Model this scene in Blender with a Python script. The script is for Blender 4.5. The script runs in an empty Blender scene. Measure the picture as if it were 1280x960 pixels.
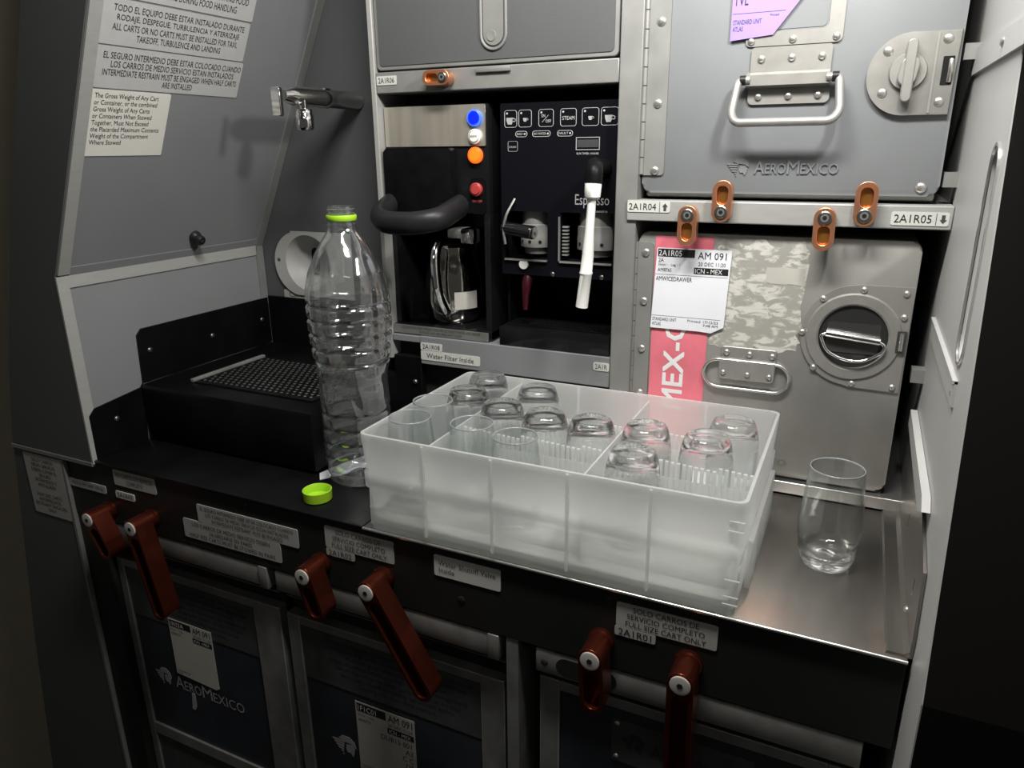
import bpy, bmesh, math, random
from mathutils import Vector, Matrix
random.seed(7)
S = bpy.context.scene
COL = S.collection
# ------------------------------------------------------------------ camera
def cam_setup():
    y, p, r = math.radians(25.43), math.radians(17.81), math.radians(-0.564)
    f = Vector((-math.sin(y)*math.cos(p), math.cos(y)*math.cos(p), -math.sin(p)))
    rt = Vector((math.cos(y), math.sin(y), 0)); up = rt.cross(f)
    R_ = math.cos(r)*rt + math.sin(r)*up; U_ = -math.sin(r)*rt + math.cos(r)*up
    cd = bpy.data.cameras.new('camera'); co = bpy.data.objects.new('camera', cd); COL.objects.link(co)
    m = Matrix((R_, U_, -f)).transposed().to_4x4(); m.translation = Vector((0, -.83, 1.43))
    co.matrix_world = m
    cd.sensor_fit = 'HORIZONTAL'; cd.sensor_width = 36; cd.lens = 912.8*36/1280; cd.clip_start = .01
    S.camera = co
cam_setup()
# ------------------------------------------------------------------ world, lamps, exposure
S.view_settings.view_transform = 'Standard'; S.view_settings.look = 'None'
S.view_settings.gamma = 1; S.view_settings.use_curve_mapping = False
S.view_settings.exposure = 0.15
S.cycles.max_bounces = 20; S.cycles.diffuse_bounces = 12; S.cycles.transparent_max_bounces = 24; S.cycles.transmission_bounces = 16; S.cycles.caustics_reflective = False
W = bpy.data.worlds.new('cabin'); S.world = W; W.use_nodes = True
W.node_tree.nodes['Background'].inputs[0].default_value = (1, .95, .85, 1)
W.node_tree.nodes['Background'].inputs[1].default_value = .045
def area(name, loc, aim, sx, sy, power, col=(1, .98, .94)):
    l = bpy.data.lights.new(name, 'AREA'); l.shape = 'RECTANGLE'; l.size = sx; l.size_y = sy; l.energy = power; l.color = col
    o = bpy.data.objects.new(name, l); COL.objects.link(o); o.location = loc
    o.rotation_euler = (Vector(aim)-Vector(loc)).to_track_quat('-Z', 'Y').to_euler()
    return o
area('galley_spot_light', (.04, -.25, 1.71), (-.9, -.06, 1.38), .06, .05, 2.2)
area('galley_strip_light', (-.20, -.42, 1.94), (-.22, -.06, 1.15), .36, .08, 7.8)
area('aisle_fill_light', (.15, -1.15, 2.08), (-.2, -.2, 1.0), .7, .2, .75, (1, .97, .92))  # unseen fill added to lift the counter front and carts
# ------------------------------------------------------------------ materials
def _nt(name):
    m = bpy.data.materials.new(name); m.use_nodes = True; nt = m.node_tree
    return m, nt, nt.nodes['Principled BSDF']
def mat(name, col, rough=.5, metal=0., var=.0, vscale=30, bump=0., bscale=200, stretch=None, spec=None, emit=None, estr=1, rvar=0., trans=0, ior=1.45, coat=0):
    m, nt, b = _nt(name); N = nt.nodes.new; L = nt.links.new
    b.inputs['Base Color'].default_value = (*col, 1); b.inputs['Roughness'].default_value = rough; b.inputs['Metallic'].default_value = metal
    b.inputs['IOR'].default_value = ior; b.inputs['Transmission Weight'].default_value = trans; b.inputs['Coat Weight'].default_value = coat
    if spec is not None: b.inputs['Specular IOR Level'].default_value = spec
    if emit: b.inputs['Emission Color'].default_value = (*emit, 1); b.inputs['Emission Strength'].default_value = estr
    if var or bump or rvar:
        tc = N('ShaderNodeTexCoord'); mp = N('ShaderNodeMapping'); L(tc.outputs['Object'], mp.inputs[0])
        if stretch: mp.inputs['Scale'].default_value = stretch
    if var or rvar:
        n = N('ShaderNodeTexNoise'); n.inputs['Scale'].default_value = vscale; n.inputs['Detail'].default_value = 6; L(mp.outputs[0], n.inputs['Vector'])
        if var:
            rp = N('ShaderNodeValToRGB'); rp.color_ramp.elements[0].position = .3; rp.color_ramp.elements[1].position = .72
            rp.color_ramp.elements[0].color = (*[c*(1-var) for c in col], 1); rp.color_ramp.elements[1].color = (*[min(1, c*(1+var)) for c in col], 1)
            L(n.outputs['Fac'], rp.inputs[0]); L(rp.outputs[0], b.inputs['Base Color'])
        if rvar:
            mr = N('ShaderNodeMapRange'); mr.inputs[3].default_value = max(.02, rough-rvar); mr.inputs[4].default_value = rough+rvar
            L(n.outputs['Fac'], mr.inputs[0]); L(mr.outputs[0], b.inputs['Roughness'])
    if bump:
        n2 = N('ShaderNodeTexNoise'); n2.inputs['Scale'].default_value = bscale; n2.inputs['Detail'].default_value = 3; L(mp.outputs[0], n2.inputs['Vector'])
        bp = N('ShaderNodeBump'); bp.inputs['Strength'].default_value = bump; bp.inputs['Distance'].default_value = .002; L(n2.outputs['Fac'], bp.inputs['Height']); L(bp.outputs[0], b.inputs['Normal'])
    return m
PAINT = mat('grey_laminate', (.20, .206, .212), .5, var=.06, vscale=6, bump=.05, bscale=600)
DPAINT = mat('shaded_grey_laminate', (.085, .089, .09), .55, var=.06, vscale=6, bump=.05, bscale=600)  # same grey laminate, with the shade on these panels put into the colour
LPAINT = mat('light_grey_laminate', (.50, .50, .485), .45, var=.06, vscale=5)
CREAM = mat('cream_lining', (.42, .38, .30), .6, var=.05)
ALU = mat('brushed_aluminium', (.40, .40, .38), .45, .25, var=.04, vscale=40, stretch=(1, 1, 6), rvar=.08)
DALU = mat('worn_dull_aluminium', (.26, .26, .247), .5, .35, var=.08, vscale=30, rvar=.1)
STEEL = mat('scuffed_steel', (.40, .38, .355), .3, .95, var=.07, vscale=9, stretch=(6, 1, 1), rvar=.06)
BOXMET = mat('scratched_box_aluminium', (.36, .352, .33), .42, .5, var=.14, vscale=16, stretch=(1, 1, .5), rvar=.08, bump=.04, bscale=60)
BOXGREY = mat('grey_enamel', (.215, .225, .232), .42, .0, var=.06, vscale=12, bump=.04, bscale=400)
LATCHMET = mat('cast_grey_metal', (.35, .342, .32), .42, .5, var=.08, vscale=60)
BRIGHT = mat('polished_metal', (.74, .73, .70), .22, .9, var=.06, vscale=60)
CHROME = mat('chrome', (.82, .82, .82), .08, 1.)
BLACK = mat('black_plastic', (.005, .005, .0055), .4, var=.3, vscale=40, bump=.04, bscale=300, spec=.13)
BLACKT = mat('black_worktop_tray', (.0045, .0045, .005), .34, var=.3, vscale=20, rvar=.06, spec=.2)
BLACKG = mat('black_gloss_plastic', (.008, .008, .009), .16, spec=.5)
RUBBER = mat('black_rubber', (.014, .014, .015), .42, spec=.35)
FASC = mat('charcoal_fascia', (.016, .016, .0155), .45, spec=.3, var=.15, vscale=12, bump=.04, bscale=300)
VOID = mat('interior_shade', (.010, .010, .010), .8)  # near-black colour stands in for the shade inside gaps and recesses
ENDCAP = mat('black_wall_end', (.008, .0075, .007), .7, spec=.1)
COPPER = mat('copper_anodised', (.80, .36, .20), .32, .85, var=.1, vscale=80)
COPPERD = mat('deep_copper_anodised', (.21, .045, .025), .27, .9, var=.1, vscale=80)
COPPERR = mat('copper_recess', (.75, .32, .08), .3, .9)
SCREW = mat('screw_metal', (.62, .61, .58), .3, .85)
SCREWD = mat('screw_dark_steel', (.20, .20, .19), .3, .9)
WASHER = mat('pale_washer', (.72, .70, .64), .35, .3)
HOLE = mat('black_hole', (.004, .004, .004), .9)
NAVY = mat('dark_navy_panel', (.030, .034, .042), .4, var=.2, vscale=20)
CARTPL = mat('smoky_placard', (.062, .064, .066), .4, var=.2, vscale=40)
CARTALU = mat('cart_aluminium', (.27, .27, .255), .45, .5, var=.2, vscale=40)
PLACARD = mat('grey_placard', (.40, .40, .375), .4, var=.05, vscale=60)
PLACARDW = mat('silver_placard', (.58, .58, .54), .4, var=.04, vscale=60)
PLACARDL = mat('laminated_grey_placard', (.44, .44, .43), .4, var=.04, vscale=60)
PLACARDF = mat('cream_placard', (.66, .645, .59), .45, var=.03)
INK = mat('black_print', (.012, .012, .012), .6)
INKG = mat('dark_grey_print', (.05, .05, .052), .6)
INKW = mat('white_print', (.80, .80, .80), .5)
INKS = mat('silver_print', (.36, .36, .36), .4)
INKE = mat('pale_key_print', (.46, .46, .46), .5)
PAPER = mat('white_paper', (.78, .79, .84), .7, var=.03, vscale=20)
PAPERY = mat('grubby_dimmed_paper', (.50, .485, .435), .7, var=.06, vscale=30)  # grubby stickers; also white cart tags, darkened in colour for dim light
PURPLE = mat('lilac_paper', (.31, .22, .58), .7, var=.03)
PINK = mat('pink_sticker', (.74, .18, .23), .5, var=.14, vscale=25)
GREEN = mat('lime_plastic', (.34, .60, .025), .35)
WHITEPL = mat('white_plastic', (.80, .80, .76), .4)
REDPL = mat('dark_red_plastic', (.035, .002, .006), .3)
RED = mat('red_button', (.42, .05, .05), .35)
BLUEL = mat('blue_lamp', (.004, .01, .3), .3, emit=(.0, .018, 1), estr=.8)
BLUER = mat('blue_lamp_ring', (.05, .12, .5), .3, emit=(.05, .2, 1), estr=.7)
ORANGEL = mat('orange_lamp', (.5, .12, .01), .3, emit=(1, .21, .01), estr=.85)
ORANGER = mat('orange_lamp_ring', (.5, .1, .02), .3, emit=(1, .13, .01), estr=.9)
VENT = mat('vent_grey', (.42, .42, .40), .5)
GLASS = mat('clear_glass', (.97, .98, .98), .0, trans=1, ior=1.47)
def mix_mat(name, kind):
    m = bpy.data.materials.new(name); m.use_nodes = True; nt = m.node_tree; N = nt.nodes.new; L = nt.links.new
    nt.nodes.remove(nt.nodes['Principled BSDF']); out = nt.nodes['Material Output']
    if kind == 'frost':
        d = N('ShaderNodeBsdfDiffuse'); d.inputs[0].default_value = (.97, .975, .97, 1)
        t = N('ShaderNodeBsdfTranslucent'); t.inputs[0].default_value = (.985, .985, .975, 1)
        a = N('ShaderNodeMixShader'); a.inputs[0].default_value = .62; L(d.outputs[0], a.inputs[1]); L(t.outputs[0], a.inputs[2])
        g = N('ShaderNodeBsdfGlossy'); g.inputs[0].default_value = (1, 1, 1, 1); g.inputs[1].default_value = .3
        b = N('ShaderNodeMixShader'); b.inputs[0].default_value = .05; L(a.outputs[0], b.inputs[1]); L(g.outputs[0], b.inputs[2])
        tr = N('ShaderNodeBsdfTransparent'); tr.inputs[0].default_value = (.97, .98, .97, 1)
        c = N('ShaderNodeMixShader'); c.inputs[0].default_value = .34; L(b.outputs[0], c.inputs[1]); L(tr.outputs[0], c.inputs[2])
        L(c.outputs[0], out.inputs[0])
    else:
        thin = kind == 'thin'
        tr = N('ShaderNodeBsdfTransparent'); tr.inputs[0].default_value = (.975, .985, .985, 1) if thin else (.95, .965, .965, 1)
        g = N('ShaderNodeBsdfGlossy'); g.inputs[0].default_value = (1, 1, 1, 1); g.inputs[1].default_value = .02 if thin else .09
        fr = N('ShaderNodeLayerWeight'); fr.inputs[0].default_value = .5
        pw = N('ShaderNodeMath'); pw.operation = 'POWER'; pw.inputs[1].default_value = 2.6 if thin else 2.0; L(fr.outputs['Facing'], pw.inputs[0])
        mul = N('ShaderNodeMath'); mul.operation = 'MULTIPLY_ADD'; mul.inputs[1].default_value = .75 if thin else .8; mul.inputs[2].default_value = .05 if thin else .20; mul.use_clamp = True
        tc = N('ShaderNodeTexCoord'); ns = N('ShaderNodeTexNoise'); ns.inputs['Scale'].default_value = 24; ns.inputs['Detail'].default_value = 3; L(tc.outputs['Object'], ns.inputs['Vector'])
        bp = N('ShaderNodeBump'); bp.inputs['Strength'].default_value = .04 if thin else .22; bp.inputs['Distance'].default_value = .006
        L(ns.outputs['Fac'], bp.inputs['Height']); L(bp.outputs[0], g.inputs['Normal']); L(bp.outputs[0], fr.inputs['Normal'])
        L(pw.outputs[0], mul.inputs[0])
        mc = N('ShaderNodeMix'); mc.data_type = 'RGBA'; mc.inputs[6].default_value = tr.inputs[0].default_value; mc.inputs[7].default_value = (.74, .77, .77, 1) if thin else (.62, .65, .65, 1)
        L(pw.outputs[0], mc.inputs[0]); L(mc.outputs[2], tr.inputs[0])
        c = N('ShaderNodeMixShader'); L(mul.outputs[0], c.inputs[0]); L(tr.outputs[0], c.inputs[1]); L(g.outputs[0], c.inputs[2])
        if not thin:
            dd = N('ShaderNodeBsdfDiffuse'); dd.inputs[0].default_value = (.9, .92, .92, 1); c2 = N('ShaderNodeMixShader'); c2.inputs[0].default_value = .018
            L(c.outputs[0], c2.inputs[1]); L(dd.outputs[0], c2.inputs[2]); c = c2
        L(c.outputs[0], out.inputs[0])
    return m
FROST = mix_mat('frosted_plastic', 'frost')
PET = mix_mat('clear_pet_plastic', 'pet')
THIN = mix_mat('thin_clear_glass', 'thin')
def residue_mat():
    m, nt, b = _nt('torn_sticker_residue'); N = nt.nodes.new; L = nt.links.new
    tc = N('ShaderNodeTexCoord'); n = N('ShaderNodeTexNoise'); n.inputs['Scale'].default_value = 75; n.inputs['Detail'].default_value = 8; n.inputs['Roughness'].default_value = .62; n.inputs['Distortion'].default_value = .8
    mp = N('ShaderNodeMapping'); mp.inputs['Scale'].default_value = (.7, 1, 1.6); L(tc.outputs['Object'], mp.inputs[0]); L(mp.outputs[0], n.inputs['Vector'])
    r = N('ShaderNodeValToRGB'); e = r.color_ramp.elements
    e[0].position = .44; e[0].color = (.34, .33, .30, 1); e[1].position = .60; e[1].color = (.62, .61, .56, 1)
    x = e.new(.50); x.color = (.38, .37, .335, 1); x = e.new(.53); x.color = (.55, .54, .49, 1)
    L(n.outputs['Fac'], r.inputs[0]); L(r.outputs[0], b.inputs['Base Color']); b.inputs['Roughness'].default_value = .6
    return m
RESIDUE = residue_mat()
# ------------------------------------------------------------------ helpers
class Fr:
    def __init__(s, o, u, v): s.o = Vector(o); s.u = Vector(u).normalized(); s.v = Vector(v).normalized(); s.n = s.u.cross(s.v)
    def __call__(s, a, b, c=0): return s.o + s.u*a + s.v*b + s.n*c
def FRONT(y): return Fr((0, y, 0), (1, 0, 0), (0, 0, 1))          # a = x, b = z, c towards the viewer
def TOP(x=0, y=0, z=0): return Fr((x, y, z), (1, 0, 0), (0, 1, 0))   # c = up
SL = .48
SLOPE = Fr((-.88, 0, 1.286), (0, 1, 0), (SL, 0, 1))               # a = y, b = distance up the slope
LEFT = Fr((-.88, 0, 0), (0, 1, 0), (0, 0, 1))
RIGHT = Fr((.077, 0, 0), (0, -1, 0), (0, 0, 1))
def rrect(a0, a1, b0, b1, r=0, n=5):
    if r <= 0: return [(a0, b0), (a1, b0), (a1, b1), (a0, b1)]
    p = []
    for cx, cy, t0 in ((a1-r, b0+r, -90), (a1-r, b1-r, 0), (a0+r, b1-r, 90), (a0+r, b0+r, 180)):
        for k in range(n+1):
            t = math.radians(t0+90*k/n); p.append((cx+r*math.cos(t), cy+r*math.sin(t)))
    return p
def circ(a, b, r, n=24): return [(a+r*math.cos(2*math.pi*k/n), b+r*math.sin(2*math.pi*k/n)) for k in range(n)]
def stadium(p, q, r, n=10):
    p = Vector(p); q = Vector(q); d = (q-p).normalized(); t = math.atan2(d.y, d.x); o = []
    for c, s in ((q, t-math.pi/2), (p, t+math.pi/2)):
        for k in range(n+1):
            w = s+math.pi*k/n; o.append((c.x+r*math.cos(w), c.y+r*math.sin(w)))
    return o
class G:
    def __init__(s): s.bm = bmesh.new()
    def box(s, x0, x1, y0, y1, z0, z1, bev=0):
        b = bmesh.new(); r = bmesh.ops.create_cube(b, size=1)
        for v in b.verts: v.co = Vector(((x0+x1)/2+v.co.x*(x1-x0), (y0+y1)/2+v.co.y*(y1-y0), (z0+z1)/2+v.co.z*(z1-z0)))
        if bev: bmesh.ops.bevel(b, geom=b.edges[:], offset=bev, segments=2, affect='EDGES', profile=.5)
        s._add(b); return s
    def _add(s, b):
        me = bpy.data.meshes.new('t'); b.to_mesh(me); b.free(); s.bm.from_mesh(me); bpy.data.meshes.remove(me)
    def plate(s, outer, fr, c0, c1, holes=(), bev=0):
        b = bmesh.new()
        if not holes:
            bot = [b.verts.new(fr(x, y, c0)) for x, y in outer]; top = [b.verts.new(fr(x, y, c1)) for x, y in outer]
            b.faces.new(top); b.faces.new(bot[::-1]); n = len(outer)
            for i in range(n): b.faces.new((bot[i], bot[(i+1) % n], top[(i+1) % n], top[i]))
            if bev:
                es = [e for e in b.edges if e.verts[0] in top and e.verts[1] in top]
                bmesh.ops.bevel(b, geom=es, offset=bev, segments=2, affect='EDGES', profile=.5, clamp_overlap=True)
        else:
            tops = []; 
            for c in (c1, c0):
                es = []
                loops = []
                for lp in [outer]+list(holes):
                    vs = [b.verts.new(fr(x, y, c)) for x, y in lp]; loops.append(vs)
                    es += [b.edges.new((vs[i], vs[(i+1) % len(vs)])) for i in range(len(vs))]
                bmesh.ops.triangle_fill(b, use_beauty=True, use_dissolve=False, edges=es, normal=fr.n)
                tops.append(loops)
            for la, lb in zip(*tops):
                n = len(la)
                for i in range(n): b.faces.new((lb[i], lb[(i+1) % n], la[(i+1) % n], la[i]))
            bmesh.ops.recalc_face_normals(b, faces=b.faces[:])
        s._add(b); return s
    def lathe(s, prof, fr, seg=32, close=False, mod=None):
        b = bmesh.new(); rings = []
        for r, h in prof:
            if r < 1e-6: rings.append([b.verts.new(fr(0, 0, h))])
            else:
                ring = []
                for k in range(seg):
                    t = 2*math.pi*k/seg; rr = r*(mod(t, h) if mod else 1); ring.append(b.verts.new(fr(rr*math.cos(t), rr*math.sin(t), h)))
                rings.append(ring)
        if close: rings.append(rings[0])
        for a, c in zip(rings, rings[1:]):
            if len(a) == 1 and len(c) == 1: continue
            for k in range(seg):
                k2 = (k+1) % seg
                if len(a) == 1: b.faces.new((a[0], c[k2], c[k]))
                elif len(c) == 1: b.faces.new((a[k], a[k2], c[0]))
                else: b.faces.new((a[k], a[k2], c[k2], c[k]))
        bmesh.ops.recalc_face_normals(b, faces=b.faces[:])
        s._add(b); return s
    def tube(s, pts, r, seg=12, closed=False, cap=True, sq=1.0):
        b = bmesh.new(); pts = [Vector(p) for p in pts]; n = len(pts); rings = []
        rs = r if isinstance(r, (list, tuple)) else [r]*n
        ref = None
        for i, p in enumerate(pts):
            if closed: d = pts[(i+1) % n]-pts[i-1]
            else: d = pts[min(i+1, n-1)]-pts[max(i-1, 0)]
            d.normalize()
            if ref is None: ref = Vector((0, 0, 1)) if abs(d.z) < .9 else Vector((0, 1, 0))
            a = (ref-d*ref.dot(d)).normalized(); ref = a; c = d.cross(a)
            rings.append([b.verts.new(p+(a*math.cos(2*math.pi*k/seg)*sq+c*math.sin(2*math.pi*k/seg))*rs[i]) for k in range(seg)])
        pr = list(zip(rings, rings[1:]))+([(rings[-1], rings[0])] if closed else [])
        for a, c in pr:
            for k in range(seg): b.faces.new((a[k], a[(k+1) % seg], c[(k+1) % seg], c[k]))
        if cap and not closed: b.faces.new(rings[0][::-1]); b.faces.new(rings[-1])
        bmesh.ops.recalc_face_normals(b, faces=b.faces[:])
        s._add(b); return s
    def dome(s, fr, a, b_, r, h, seg=14):
        f2 = Fr(fr(a, b_, 0), fr.u, fr.v)
        return s.lathe([(r, -.0005), (r, h*.25), (r*.8, h*.75), (r*.42, h), (0, h)], f2, seg)
    def done(s, name, m, parent=None, smooth=40, bevel=0):
        me = bpy.data.meshes.new(name); s.bm.to_mesh(me); s.bm.free(); me.materials.append(m)
        if smooth: me.shade_smooth(); me.set_sharp_from_angle(angle=math.radians(smooth))
        o = bpy.data.objects.new(name, me); COL.objects.link(o)
        if bevel:
            bv = o.modifiers.new('bevel', 'BEVEL'); bv.width = bevel; bv.segments = 2; bv.limit_method = 'ANGLE'; bv.angle_limit = math.radians(45)
        par(o, parent); return o
def par(o, p):
    if p is None: return
    o.parent = p
    if p.type == 'EMPTY': o.matrix_parent_inverse = Matrix.Translation(-p.location)
def tag(o, label, cat, group=None):
    o['label'] = label; o['category'] = cat
    if group: o['group'] = group
    return o
def thing(name, loc, label, cat, group=None):
    o = bpy.data.objects.new(name, None); COL.objects.link(o); o.location = loc; o.empty_display_size = .02
    return tag(o, label, cat, group)
def struct(o): o['kind'] = 'structure'; return o
def path_round(pts, r, n=5):
    P = [Vector(p) for p in pts]; out = [P[0]]
    for a, b, c in zip(P, P[1:], P[2:]):
        d1 = (a-b); d2 = (c-b); k = min(r, d1.length*.49, d2.length*.49); s = b+d1.normalized()*k; e = b+d2.normalized()*k
        for i in range(n+1):
            t = i/n; out.append(s*(1-t)**2+b*2*t*(1-t)+e*t*t)
    out.append(P[-1]); return out
_txt = {}
def letters(txt, fr, a0, a1, b0, b1, m, parent, c=.0004, align='CENTER', name='lettering', keep=False, thick=0, space=1.0, bold=0):
    cu = bpy.data.curves.new('t', 'FONT'); cu.body = txt; cu.align_x = align; cu.resolution_u = 2; cu.space_line = space
    cu.offset = bold
    if thick: cu.extrude = thick
    ob = bpy.data.objects.new('t', cu); COL.objects.link(ob)
    me = bpy.data.meshes.new_from_object(ob); bpy.data.objects.remove(ob); bpy.data.curves.remove(cu)
    xs = [v.co.x for v in me.vertices]; ys = [v.co.y for v in me.vertices]
    if not xs: return None
    x0, x1, y0, y1 = min(xs), max(xs), min(ys), max(ys); sx = (a1-a0)/(x1-x0); sy = (b1-b0)/(y1-y0)
    if keep: sx = sy = min(sx, sy)
    for v in me.vertices: v.co = fr(a0+(v.co.x-x0)*sx, b0+(v.co.y-y0)*sy, c+v.co.z)
    me.name = name; me.materials.clear(); me.materials.append(m)
    o = bpy.data.objects.new(name, me); COL.objects.link(o); par(o, parent); return o
def eagle(fr, a0, a1, b0, b1, m, parent, c=.0004, t=.0003, name='emblem'):
    """a striped profile head: feather bars at the back, a crest above and a beak in front"""
    g = G(); w = a1-a0; h = b1-b0
    P = lambda x, y: (a0+x*w, b0+y*h)
    g.plate([P(.28, .80), P(.45, .97), P(.72, .98), P(.93, .80), P(.99, .52), P(.90, .56), P(.78, .66), P(.5, .70)], fr, c-t, c)
    for k in range(6):
        y = .70-.12*k; x0 = .02+.07*k+.05*(k > 3); x1 = .52-.02*k
        g.plate([P(x0, y), P(x0+.04, y-.075), P(x1, y-.075), P(x1, y)], fr, c-t, c)
    g.plate([P(.60, .58), P(.80, .60), P(.92, .44), P(.88, .20), P(.82, .06), P(.74, .22), P(.62, .20), P(.56, .36)], fr, c-t, c)
    return g.done(name, m, parent)
def placard(name, fr, quad, m, label, lines, ink=INK, cat='placard', r=.002, pad=(.06, .14), align='CENTER', group=None, t=.0008):
    a0, a1, b0, b1 = quad
    o = tag(G().plate(rrect(a0, a1, b0, b1, r, 3), fr, -.0004, t).done(name, m), label, cat, group)
    if lines:
        w = a1-a0; h = b1-b0
        letters(lines, fr, a0+w*pad[0], a1-w*pad[0], b0+h*pad[1], b1-h*pad[1], ink, o, c=t+.0003, align=align)
    return o
def logo_text(fr, a0, a1, b0, b1, m, parent, c=.0006, thick=0, name='lettering'):
    w = a1-a0; h = b1-b0
    for t, x0, x1, k in (('A', 0, .125, 1), ('ERO', .135, .385, .78), ('M', .40, .545, 1), ('EXICO', .56, 1, .78)):
        letters(t, fr, a0+w*x0, a0+w*x1, b0, b0+h*k, m, parent, c=c, thick=thick, name=name)
# ------------------------------------------------------------------ the setting
struct(G().box(-2.4, 1.6, -2.6, 1.0, -.03, 0).done('floor', FASC))
struct(G().box(-2.4, 1.6, -2.6, 1.0, 2.12, 2.15).done('ceiling', LPAINT))
def sx(z): return -.88+SL*(z-1.286)
# left wall: upright below the crease, leaning inwards above it
wl = G()
FXZ = Fr((0, .11, 0), (1, 0, 0), (0, 0, 1))
wl.plate([(-.90, 1.0), (-.88, 1.0), (-.88, 1.286), (-.90, 1.286)], FXZ, 0, .372)
wl = struct(wl.done('wall_left', PAINT, smooth=0))
wlu = struct(G().plate([(-.90, 1.286), (-.88, 1.286), (sx(2.11), 2.11), (sx(2.11)-.03, 2.11), (-.905, 1.292)], FXZ, 0, .372).done('wall_left_upper', PAINT, smooth=0))
fp = G(); fp.plate([(-.905, 1.041), (-.8815, 1.041), (-.8815, 1.286), (sx(2.11)-.002, 2.11), (-.62, 2.11), (-.844, 1.587), (-.937, 1.373), (-1.017, 1.155), (-1.048, 1.044)], FRONT(-.262), 0, .006)
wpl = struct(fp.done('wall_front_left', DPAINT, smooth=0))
G().plate([(-1.25, .0), (-.947, .0), (-.947, 1.038), (-1.049, 1.040), (-1.114, .698), (-1.157, .413)], FRONT(-.262), 0, .005).done('lower_front_panel', DPAINT, wpl, smooth=0)
G().plate([(-1.05, 1.037), (-.88, 1.037), (-.88, 1.042), (-1.05, 1.042)], FRONT(-.262), 0, .0075).done('seam_strip', DALU, wpl, smooth=0)
G().box(-.949, -.944, -.268, -.2, 0, 1.036).done('bay_edge_strip', DALU, wpl)
G().plate(rrect(-.2665, -.2515, .004, .92), SLOPE, -.001, .002).done('edge_strip', ALU, wlu)
G().plate(rrect(-.2685, -.2535, 1.04, 1.287), LEFT, -.001, .002).done('edge_strip', ALU, wl)
G().plate(rrect(-.2515, .065, .0, .013), SLOPE, -.001, .0012).done('crease_strip', PAINT, wlu)
G().plate(rrect(-.2535, .065, 1.272, 1.287), LEFT, -.001, .002).done('crease_strip', ALU, wl)
G().plate(rrect(.064, .079, .0, .92), SLOPE, -.001, .002).done('corner_strip', DALU, wlu)
G().plate(rrect(.064, .079, 1.19, 1.287), LEFT, -.001, .002).done('corner_strip', DALU, wl)
struct(G().box(-2.4, -.9, -.2, -.18, 0, 2.12).done('wall_outer', CREAM))
# back wall behind the tap
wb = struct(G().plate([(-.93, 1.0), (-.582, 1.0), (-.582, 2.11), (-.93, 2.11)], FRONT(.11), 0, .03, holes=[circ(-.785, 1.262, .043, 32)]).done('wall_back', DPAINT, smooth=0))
G().box(-.878, -.586, .0775, .081, 1.045, 1.204).done('splash_panel', BLACKT, wb, bevel=.001)
# compartment frame
def trim(name, g, m=ALU): return struct(g.done(name, m, bevel=.0012))
trim('trim_1', G().box(-.588, -.5805, -.003, .44, 1.15, 2.11))
trim('trim_2', G().box(-.2605, -.235, -.003, .44, 1.045, 2.11), DALU)
trim('trim_3', G().box(-.2455, .0765, -.006, .44, 1.3517, 1.3745))
trim('trim_4', G().box(-.580, -.261, -.002, .44, 1.4985, 1.5235), DALU)
trim('trim_5', G().box(-.2345, .0765, -.002, .44, 1.668, 1.70))
trim('trim_6', G().box(-.2345, .0765, .0, .44, 1.046, 1.0605), BRIGHT)
trim('trim_7', G().box(-.5795, -.261, .0, .44, 1.176, 1.1855), PAINT)
wp = struct(G().box(-.534, -.261, -.001, .012, 1.147, 1.1862).done('wall_lower', PAINT, bevel=.001))
G().box(-.5805, -.536, .002, .014, 1.045, 1.155).done('splash_end', BLACKT, wp, bevel=.001)
G().box(-.5805, -.261, .02, .03, 1.045, 1.176).done('recess_back', VOID, wp)
G().dome(FRONT(.002), -.547, 1.118, .004, .003).done('screw', SCREWD, wp)
G().box(-.58, .0765, .43, .45, 1.04, 2.11).done('compartment_back', VOID, wp)
G().box(-.58, .0765, -.002, .02, 1.80, 2.11).done('upper_panel', PAINT, wp)
# right wall
RW = [(.335, 0), (.335, 1.06), (.246, 1.445), (.092, 2.11), (-.45, 2.11), (-.45, 0)]
wr = G()
slot = stadium((.213, 1.293), (.213, 1.412), .0175, 10)
wr.plate(RW, RIGHT, -.001, 0, holes=[slot])
wr = struct(wr.done('wall_right', LPAINT, smooth=0))
G().lathe([(.019, 0), (.019, -.022), (0, -.022)], Fr(RIGHT(0, 0, -.0008), RIGHT.u, RIGHT.v), 8).done('slot_back', LPAINT, wr) if False else None
g = G(); g.plate(stadium((.213, 1.293), (.213, 1.412), .021, 10), RIGHT, -.018, -.0011, holes=[slot]); g.plate(stadium((.213, 1.293), (.213, 1.412), .021, 10), RIGHT, -.019, -.0175); g.done('slot_pan', LPAINT, wr)
G().plate(stadium((.213, 1.293), (.213, 1.412), .020, 10), RIGHT, -.0005, .0016, holes=[slot]).done('slot_rim', BRIGHT, wr)
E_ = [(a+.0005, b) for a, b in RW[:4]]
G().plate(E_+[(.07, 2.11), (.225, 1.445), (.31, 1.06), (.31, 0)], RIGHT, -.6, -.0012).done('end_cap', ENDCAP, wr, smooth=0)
g = G(); g.plate(rrect(-.006, .228, 1.244, 1.264), RIGHT, 0, .0022); g.plate(rrect(-.006, .228, 1.262, 1.2645), RIGHT, 0, .0035); g.done('guide_rail', LPAINT, wr)
G().dome(RIGHT, .215, 1.252, .0035, .003).done('rivet', SCREW, wr)
g = G(); g.plate([(-.04, 1.516), (-.04, 1.492), (.26, 1.488), (.26, 1.505)], RIGHT, 0, .003); g.done('guide_strap', LPAINT, wr)
G().dome(RIGHT, .165, 1.5, .0045, .005).done('rivet', SCREW, wr)
for z in (1.505, 1.391, 1.192): G().box(.0645, .078, .012, .03, z, z+.014).done('stop_tab', DALU, wr)
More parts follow.
